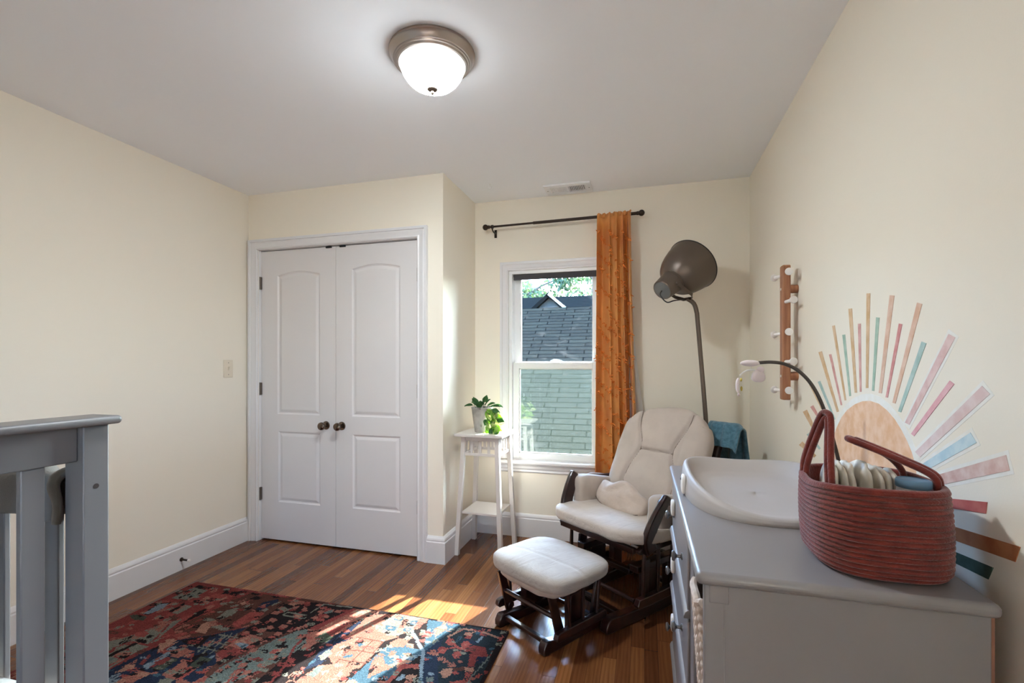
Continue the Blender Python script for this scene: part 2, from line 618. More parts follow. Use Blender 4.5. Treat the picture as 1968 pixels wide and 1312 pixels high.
M_plantB = mat('lime_variegated_leaf', rgb(160, 196, 84), 0.4, col2=rgb(104, 160, 60), vscale=24, translucent=0.5)
M_plantC = mat('cream_variegated_leaf', rgb(226, 228, 176), 0.4, col2=rgb(176, 204, 110), vscale=40, translucent=0.5)

def pot_mat():
    m = mat('weathered_birch_glaze', rgb(176, 172, 166), 0.5, col2=rgb(140, 138, 132), vscale=14)
    k = N(m)
    p = m.node_tree.nodes['Principled BSDF']
    tc = k.n('ShaderNodeTexCoord')
    mp = k.n('ShaderNodeMapping')
    mp.inputs['Scale'].default_value = (26, 26, 9)
    nz = k.n('ShaderNodeTexNoise', i_Scale=1.0, i_Detail=4.0)
    rp = k.n('ShaderNodeMapRange')
    rp.inputs[1].default_value = 0.60
    rp.inputs[2].default_value = 0.66
    mx = k.n('ShaderNodeMix', data_type='RGBA')
    mx.inputs[7].default_value = rgb(58, 50, 44)
    src = p.inputs['Base Color'].links[0].from_socket
    k.l(tc, 'Object', mp, 'Vector')
    k.l(mp, 0, nz, 'Vector')
    k.l(nz, 0, rp, 0)
    k.l(rp, 0, mx, 0)
    m.node_tree.links.new(src, mx.inputs[6])
    k.l(mx, 2, p, 'Base Color')
    return m
M_pot = pot_mat()

def chalk(name, c, c2):
    return mat('mural_' + name, c, 0.9, col2=c2, vscale=26, spec=0.15)
MUR = {
    'tan': chalk('tan', rgb(206, 170, 128), rgb(220, 190, 156)), 'teal': chalk('teal', rgb(164, 190, 182), rgb(184, 204, 198)),
    'rose': chalk('rose', rgb(206, 150, 142), rgb(220, 176, 168)), 'green': chalk('green', rgb(160, 184, 164), rgb(180, 200, 182)),
    'peach': chalk('peach', rgb(216, 176, 150), rgb(226, 196, 176)), 'red': chalk('rose_red', rgb(206, 140, 138), rgb(220, 170, 164)),
    'mauve': chalk('mauve', rgb(214, 178, 174), rgb(226, 200, 196)), 'pink': chalk('pink', rgb(220, 164, 170), rgb(230, 186, 190)),
    'pale': chalk('pale_mauve', rgb(220, 194, 190), rgb(228, 212, 208)), 'blue': chalk('light_blue', rgb(182, 208, 218), rgb(206, 222, 226)),
    'brown': chalk('dusty_brown', rgb(206, 168, 158), rgb(224, 202, 194)), 'red2': chalk('brick_red', rgb(176, 92, 88), rgb(190, 110, 104)),
    'rust': chalk('rust_brown', rgb(160, 100, 66), rgb(172, 114, 78)), 'forest': chalk('forest_green', rgb(60, 76, 66), rgb(74, 92, 82)),
    'sun': chalk('apricot', rgb(226, 180, 142), rgb(236, 200, 172)), 'halo': chalk('chalk_white', rgb(240, 238, 232), rgb(236, 232, 222)),
}
# ------------------------------------------------------------------ camera
cam = bpy.data.cameras.new('camera')
cam.sensor_fit = 'HORIZONTAL'
cam.sensor_width = 36.0
cam.lens = 910.4 / 1968 * 36.0
cam.shift_y = 43.2 / 1968
cam.clip_start = 0.05
co = bpy.data.objects.new('camera', cam)
COL.objects.link(co)
co.location = (0, 0, 1.26)
co.rotation_euler = (PI / 2, 0, 0.27243)
SC.camera = co

# ------------------------------------------------------------------ room shell
ZC, XL, XR, YC, YB, XC, YR = 2.47, -2.742, 0.656, 2.772, 3.364, -1.228, -3.1
def slab(name, *b, m=M_wall):
    k = MB(); k.box(*b)
    return struct(k.build(name, m, smooth=False))
slab('floor', XL - .15, YR - .15, -.12, XR + .15, YB + .16, 0, m=M_floor)
slab('ceiling', XL - .15, YR - .15, ZC, XR + .15, YB + .16, ZC + .12, m=M_ceil)
slab('wall_left', XL - .14, YR - .14, 0, XL, YB + .15, ZC)
# back wall with the window opening
WX0, WX1, WZ0, WZ1 = -.964, -.285, .555, 1.945
k = MB()
k.box(XL, YB, 0, WX0, YB + .15, ZC); k.box(WX1, YB, 0, XR, YB + .15, ZC)
k.box(WX0, YB, 0, WX1, YB + .15, WZ0); k.box(WX0, YB, WZ1, WX1, YB + .15, ZC)
struct(k.build('wall_back', M_wall, smooth=False))
# closet front wall and its return beside the window
DX0, DX1, DZ = -2.655, -1.405, 2.072
k = MB()
k.box(XL, YC, 0, DX0, YC + .11, ZC); k.box(DX1, YC, 0, XC, YC + .11, ZC); k.box(DX0, YC, DZ, DX1, YC + .11, ZC)
k.box(XC - .11, YC + .11, 0, XC, YB, ZC)
struct(k.build('wall_closet', M_wall, smooth=False))
slab('wall_rear', XL, YR - .14, 0, XR, YR, ZC)
# right wall, with an added, unseen window opening that lets in fill light
RY0_, RY1_, RZ0, RZ1 = -2.55, -1.65, .85, 2.05
k = MB()
k.box(XR, YR - .14, 0, XR + .14, RY0_, ZC); k.box(XR, RY1_, 0, XR + .14, YB + .15, ZC)
k.box(XR, RY0_, 0, XR + .14, RY1_, RZ0); k.box(XR, RY0_, RZ1, XR + .14, RY1_, ZC)
struct(k.build('wall_right', M_wall, smooth=False))
k = MB()
w = .045
k.box(XR + .06, RY0_, RZ0, XR + .10, RY1_, RZ0 + w); k.box(XR + .06, RY0_, RZ1 - w, XR + .10, RY1_, RZ1)
k.box(XR + .06, RY0_, RZ0 + w, XR + .10, RY0_ + w, RZ1 - w); k.box(XR + .06, RY1_ - w, RZ0 + w, XR + .10, RY1_, RZ1 - w)
k.box(XR + .06, RY0_ + w, 1.40, XR + .10, RY1_ - w, 1.44)
struct(k.build('fill_window', M_vinyl, smooth=False))

# baseboards: plain board with a stepped cap
BP = [(0, 0), (.016, 0), (.016, .132), (.012, .138), (.014, .146), (.012, .156), (.007, .163), (.004, .168), (0, .168)]
k = MB(); k.prism([(XL + d, z) for d, z in BP], 'y', YR, YC)
struct(k.build('baseboard_left', M_trim, ang=25))
k = MB(); k.prism([(XR - d, z) for d, z in BP], 'y', YR, YB)
struct(k.build('baseboard_right', M_trim, ang=25))
def scl(P, s): return [(d * s, z) for d, z in P]
k = MB(); k.prism([(YB - d, z) for d, z in BP], 'x', XC, XR)
struct(k.build('baseboard_back', M_trim, ang=25))
# closet return: mitred round the outside corner
k = MB()
prof = scl(BP, 1.5)
R = []
for d, z in prof:
    R.append([k.b.verts.new(p) for p in ((-1.337, YC - d, z), (XC + d, YC - d, z), (XC + d, YB, z))])
for a, b in zip(R, R[1:]):
    for i in range(2):
        k.b.faces.new((a[i], a[i + 1], b[i + 1], b[i]))
k.b.faces.new([r[0] for r in R])
struct(k.build('baseboard_closet', M_trim, ang=25))

# ------------------------------------------------------------------ closet doors
CASE = [(0, 0), (0, .012), (.006, .016), (.014, .012), (.02, .013), (.044, .02), (.05, .018), (.054, .026), (.068, .027), (.071, .022), (.071, 0)]
k = MB(); k.sweep_frame(DX0 - .002, DX1 + .002, 0, DZ, YC, CASE)
struct(k.build('trim_1', M_trim, ang=25))
k = MB(); k.box(DX0, YC, 0, DX0 + .0022, YC + .08, DZ); k.box(DX1 - .0022, YC, 0, DX1, YC + .08, DZ); k.box(DX0 + .0022, YC, DZ - .0022, DX1 - .0022, YC + .08, DZ)
struct(k.build('trim_3', M_trim, smooth=False))
def arch_panel(x0, x1, z0, z1, rise):
    p = [(x0, z0), (x1, z0), (x1, z1)]
    if rise:
        n = 12
        for i in range(1, n):
            t = i / n
            p.append((x1 + (x0 - x1) * t, z1 + rise * math.sin(PI * t)))
    p.append((x0, z1))
    return p
def inset(poly, d):
    n = len(poly)
    out = []
    for i in range(n):
        p0, p1, p2 = Vector(poly[i - 1]), Vector(poly[i]), Vector(poly[(i + 1) % n])
        a = (p1 - p0).normalized(); b = (p2 - p1).normalized()
        na, nb = Vector((-a.y, a.x)), Vector((-b.y, b.x))
        m = (na + nb)
        m = m / max(.2, m.dot(na))
        out.append(tuple(p1 + m * d))
    return out
def door_leaf(name, x0, x1, panels, hinge_x, knob_x):
    yf, yb, z0, z1 = 2.795, 2.83, .012, 2.064
    k = MB()
    b = k.b
    edges = []
    def loop(poly, y):
        vs = [b.verts.new((p[0], y, p[1])) for p in poly]
        return vs
    outer = loop([(x0, z0), (x1, z0), (x1, z1), (x0, z1)], yf)
    back = loop([(x0, z0), (x1, z0), (x1, z1), (x0, z1)], yb)
    for i in range(4):
        edges.append(b.edges.new((outer[i], outer[(i + 1) % 4])))
        b.faces.new((outer[i], outer[(i + 1) % 4], back[(i + 1) % 4], back[i]))
    b.faces.new(back)
    for pn in panels:
        poly = arch_panel(*pn)
        l0 = loop(poly, yf)
        n = len(l0)
        for i in range(n):
            edges.append(b.edges.new((l0[i], l0[(i + 1) % n])))
        prev = l0
        for d, dy in ((.007, .007), (.014, .0085), (.026, .004), (.034, .002)):
            cur = loop(inset(poly, d), yf + dy)
            for i in range(n):
                b.faces.new((prev[i], prev[(i + 1) % n], cur[(i + 1) % n], cur[i]))
            prev = cur
        b.faces.new(prev)
    bmesh.ops.triangle_fill(b, edges=edges, use_beauty=True)
    o = struct(k.build(name, M_door, ang=12))
    # knob: rose, neck, ball
    Mx = Matrix.Translation((knob_x, yf, .838)) @ Matrix.Rotation(PI / 2, 4, 'X')
    h = MB(); h.lathe([(0, -.001), (.029, -.001), (.029, .003), (.026, .007), (.012, .009), (.010, .03), (.014, .034), (.024, .04), (.0275, .05), (.025, .06), (.016, .066), (.0, .068)], 28, Mx)
    h.build('door_knob', M_knobm, o)
    for z in (1.838, 1.083, .333):
        h = MB()
        h.tube([(hinge_x, yf - .012, z - .045), (hinge_x, yf - .012, z + .045)], .0065, 10)
        for q in (-.045, -.015, .015):
            h.tube([(hinge_x, yf - .012, z + q + .001), (hinge_x, yf - .012, z + q + .003)], .0075, 10)
        h.box(hinge_x - .010, yf - .012, z - .044, hinge_x + .010, yf + .004, z + .044)
        h.build('hinge', M_hinge, o)
    return o
d1 = door_leaf('door_1', -2.652, -2.0325, [(-2.512, -2.160, .905, 1.886, .027), (-2.505, -2.156, .281, .782, 0)], -2.654, -2.108)
d2 = door_leaf('door_2', -2.0295, -1.408, [(-1.905, -1.543, .905, 1.902, .027), (-1.900, -1.541, .284, .783, 0)], -1.406, -1.984)
for o, x in ((d1, -2.085), (d2, -1.975)):
    k = MB(); k.box(x - .022, 2.787, 2.055, x + .022, 2.80, 2.0655)
    k.build('ball_catch', M_black, o)

# ------------------------------------------------------------------ window
k = MB(); k.sweep_frame(WX0, WX1, WZ0 + .012, WZ1, YB, [(0, 0), (0, .014), (.008, .018), (.022, .013), (.03, .014), (.042, .02), (.046, .026), (.06, .027), (.063, .02), (.063, 0)])
struct(k.build('trim_2', M_trim, ang=25))
win = MB()
y0, y1 = YB, YB + .15
t = .024
win.box(WX0, y0 + .002, WZ0, WX0 + t, y1, WZ1); win.box(WX1 - t, y0 + .002, WZ0, WX1, y1, WZ1)
win.box(WX0 + t, y0 + .002, WZ1 - t, WX1 - t, y1, WZ1); win.box(WX0 + t, y0 + .03, WZ0 - .02, WX1 - t, y1, WZ0 + .006)
window = struct(win.build('window_1', M_vinyl, bevel=.002))
def sash(name, x0, x1, z0, z1, ya, yb, sl, sr, sb, st):
    k = MB()
    k.box(x0, ya, z0, x0 + sl, yb, z1); k.box(x1 - sr, ya, z0, x1, yb, z1)
    k.box(x0 + sl, ya, z0, x1 - sr, yb, z0 + sb); k.box(x0 + sl, ya, z1 - st, x1 - sr, yb, z1)
    # glazing bead
    for (a, b, c, d) in ((x0 + sl, z0 + sb, x0 + sl + .006, z1 - st), (x1 - sr - .006, z0 + sb, x1 - sr, z1 - st), (x0 + sl, z0 + sb, x1 - sr, z0 + sb + .006), (x0 + sl, z1 - st - .006, x1 - sr, z1 - st)):
        k.box(a, ya + .008, b, c, yb - .004, d)
    o = k.build(name, M_vinyl, window, bevel=.002)
    ym = (ya + yb) / 2 + .004
    g = MB(); g.box(x0 + sl - .004, ym - .002, z0 + sb - .004, x1 - sr + .004, ym + .002, z1 - st + .004)
    g.build('pane', M_glass, o, smooth=False)
    return o
sash('lower_sash', WX0 + .026, WX1 - .026, .562, 1.27, 3.395, 3.425, .044, .044, .042, .044)
us = sash('upper_sash', WX0 + .026, WX1 - .026, 1.232, 1.93, 3.432, 3.462, .044, .044, .042, .03)
k = MB(); k.box(WX0 + .03, 3.478, .575, WX1 - .03, 3.479, 1.25)
k.build('insect_screen', M_screen, window, smooth=False)
k = MB(); k.box(-.66, 3.378, 1.27, -.585, 3.396, 1.277); k.tube([(-.655, 3.387, 1.279), (-.63, 3.38, 1.29), (-.6, 3.382, 1.287), (-.59, 3.39, 1.279)], .006, 8)
k.build('sash_lock', M_vinyl, window)
k = MB()
k.box(-1.03, 3.312, .535, -.22, 3.395, .558)
struct_sill = k.build('sill', M_trim, window, bevel=.006)
k = MB(); k.prism([(YB, .535), (YB - .022, .535), (YB - .022, .525), (YB - .016, .518), (YB - .018, .50), (YB - .010, .49), (YB - .012, .476), (YB - .004, .468), (YB, .468)], 'x', -1.022, -.228)
k.build('apron', M_trim, window, ang=25)

# roller blind, rolled up at the head of the window
rb = thing('roller_blind', 'charcoal roller blind rolled up at the top of the window', 'blind', (WX0, 3.385, 1.88))
W_ = WX1 - WX0
k = MB(); k.tube([(.028, .012, .038), (W_ - .028, .012, .038)], .017, 16); k.build('roller', M_blind, rb)
k = MB(); k.box(.034, -.006, .0, W_ - .034, -.004, .04); k.box(.034, -.011, -.002, W_ - .034, .001, .010); k.build('shade_cloth', M_blind, rb, smooth=False)
for x in (.0255, W_ - .0285):
    k = MB(); k.box(x, -.008, .016, x + .003, .03, .06); k.build('bracket', M_vinyl, rb, smooth=False)

# ------------------------------------------------------------------ ceiling things
LX, LY = -.798, 1.700
lt = thing('ceiling_light', 'round flush ceiling light with lit frosted dome and brushed nickel rim', 'ceiling light', (LX, LY, ZC))
k = MB(); k.lathe([(.120, -.001), (.165, 0), (.1665, -.004), (.166, -.010), (.163, -.012), (.157, -.024), (.150, -.034), (.146, -.035), (.144, -.039), (.140, -.040), (.136, -.046), (.129, -.048), (.125, -.046), (.12, -.02)], 64)
k.build('canopy', M_nickel, lt, ang=30)
k = MB(); k.lathe([(.126, -.040), (.126, -.048), (.123, -.060), (.115, -.079), (.102, -.098), (.084, -.115), (.06, -.128), (.032, -.136), (.006, -.138), (0, -.138)], 64)
gl = k.build('glass_dome', M_lglass, lt)
k = MB(); k.lathe([(0, -.134), (.021, -.135), (.021, -.139), (.013, -.143), (.006, -.145), (.007, -.149), (.008, -.152), (.005, -.157), (0, -.159)], 20)
k.build('finial', M_finial, lt)

vt = thing('ceiling_vent', 'white metal ceiling air vent by the window wall', 'vent', (-.503, 3.237, ZC))
def ring(k, x0, y0, x1, y1, w, za, zb):
    k.box(x0, y0, za, x1, y0 + w, zb); k.box(x0, y1 - w, za, x1, y1, zb)
    k.box(x0, y0 + w, za, x0 + w, y1 - w, zb); k.box(x1 - w, y0 + w, za, x1, y1 - w, zb)
k = MB()
k.box(-.158, -.09, -.012, .158, -.052, 0); k.box(-.158, .052, -.012, .158, .09, 0)
k.box(-.158, -.052, -.012, -.118, .052, 0); k.box(.118, -.052, -.012, .158, .052, 0); k.box(-.006, -.052, -.012, .006, .052, 0)
k.build('frame', M_vent, vt, bevel=.002)
k = MB(); k.box(-.118, -.052, -.0015, .118, .052, -.0005); k.build('duct_opening', M_black, vt, smooth=False)
k = MB()
for i in range(10):
    x = -.112 + i * .0112
    k.beam((x, -.052, -.007), (x, .046, -.007), .0118, .0012, up=(.25, 0, .97))
    x = .012 + i * .0112
    k.beam((x, -.052, -.007), (x, .052, -.007), .0075, .0012, up=(-.6, 0, .8))
k.build('louvre', M_vent, vt, smooth=False)
for sx in (-1, 1):
    k = MB(); k.ball((sx * .142, 0, -.012), (.005, .005, .002), 8); k.build('screw', M_pewter, vt)
hk = MB()
pts = [(0, 0, 0), (0, 0, -.012)] + [(.011 * math.sin(a), 0, -.024 + .011 * math.cos(a)) for a in [i * PI / 8 for i in range(0, 13)]]
hk.tube(pts, .0016, 8)
hk.lathe([(0, -.002), (.006, -.002), (.006, 0), (0, 0)], 12)
o = hk.build('ceiling_hook', M_vinyl, loc=(-1.0, 3.03, ZC)); tag(o, 'small white screw hook in the ceiling left of the vent', 'hook')

# ------------------------------------------------------------------ wall small things
sw = thing('light_switch', 'cream toggle light switch on the left wall beside the closet', 'light switch', (XL, 2.596, 1.228))
k = MB(); k.box(0, -.037, -.06, .006, .037, .06); k.build('wall_plate', M_plate, sw, bevel=.003)
k = MB(); k.hexa([(.005, -.005, -.012), (.008, -.005, -.012), (.008, .005, -.012), (.005, .005, -.012), (.005, -.005, .012), (.019, -.004, .016), (.019, .004, .016), (.005, .005, .012)]); k.build('toggle', M_plate, sw, bevel=.001)
for z in (-.04, .04):
    k = MB(); k.ball((.006, 0, z), (.0015, .003, .003), 8); k.build('screw', M_hinge, sw)
ot = thing('wall_outlet', 'white wall outlet behind the crib bars', 'outlet', (XL, 1.575, .39))
k = MB(); k.box(0, -.038, -.06, .006, .038, .06); k.build('wall_plate', M_whitep, ot, bevel=.003)
for z in (-.022, .022):
    k = MB(); k.prism([(.017 * math.cos(a), z + .014 * math.sin(a)) for a in [i * PI / 8 for i in range(16)]], 'x', .0055, .0075)
    s_ = k.build('receptacle', M_plate, ot)
    h = MB()
    for y in (-.006, .006): h.box(.0074, y - .001, z - .004, .0079, y + .001, z + .005)
    h.build('slot', M_black, s_, smooth=False)
ds = thing('door_stop', 'small spring door stop screwed to the left baseboard', 'door stop', (XL + .016, 2.245, .066))
k = MB(); k.lathe([(0, 0), (.012, 0), (.012, .003), (.006, .006), (.0055, .055), (0, .055)], 14, Matrix.Rotation(PI / 2, 4, 'Y')); k.build('spring', M_bronze, ds)
k = MB(); k.lathe([(0, .054), (.008, .054), (.0085, .062), (.006, .068), (0, .069)], 14, Matrix.Rotation(PI / 2, 4, 'Y')); k.build('rubber_tip', M_whitep, ds)

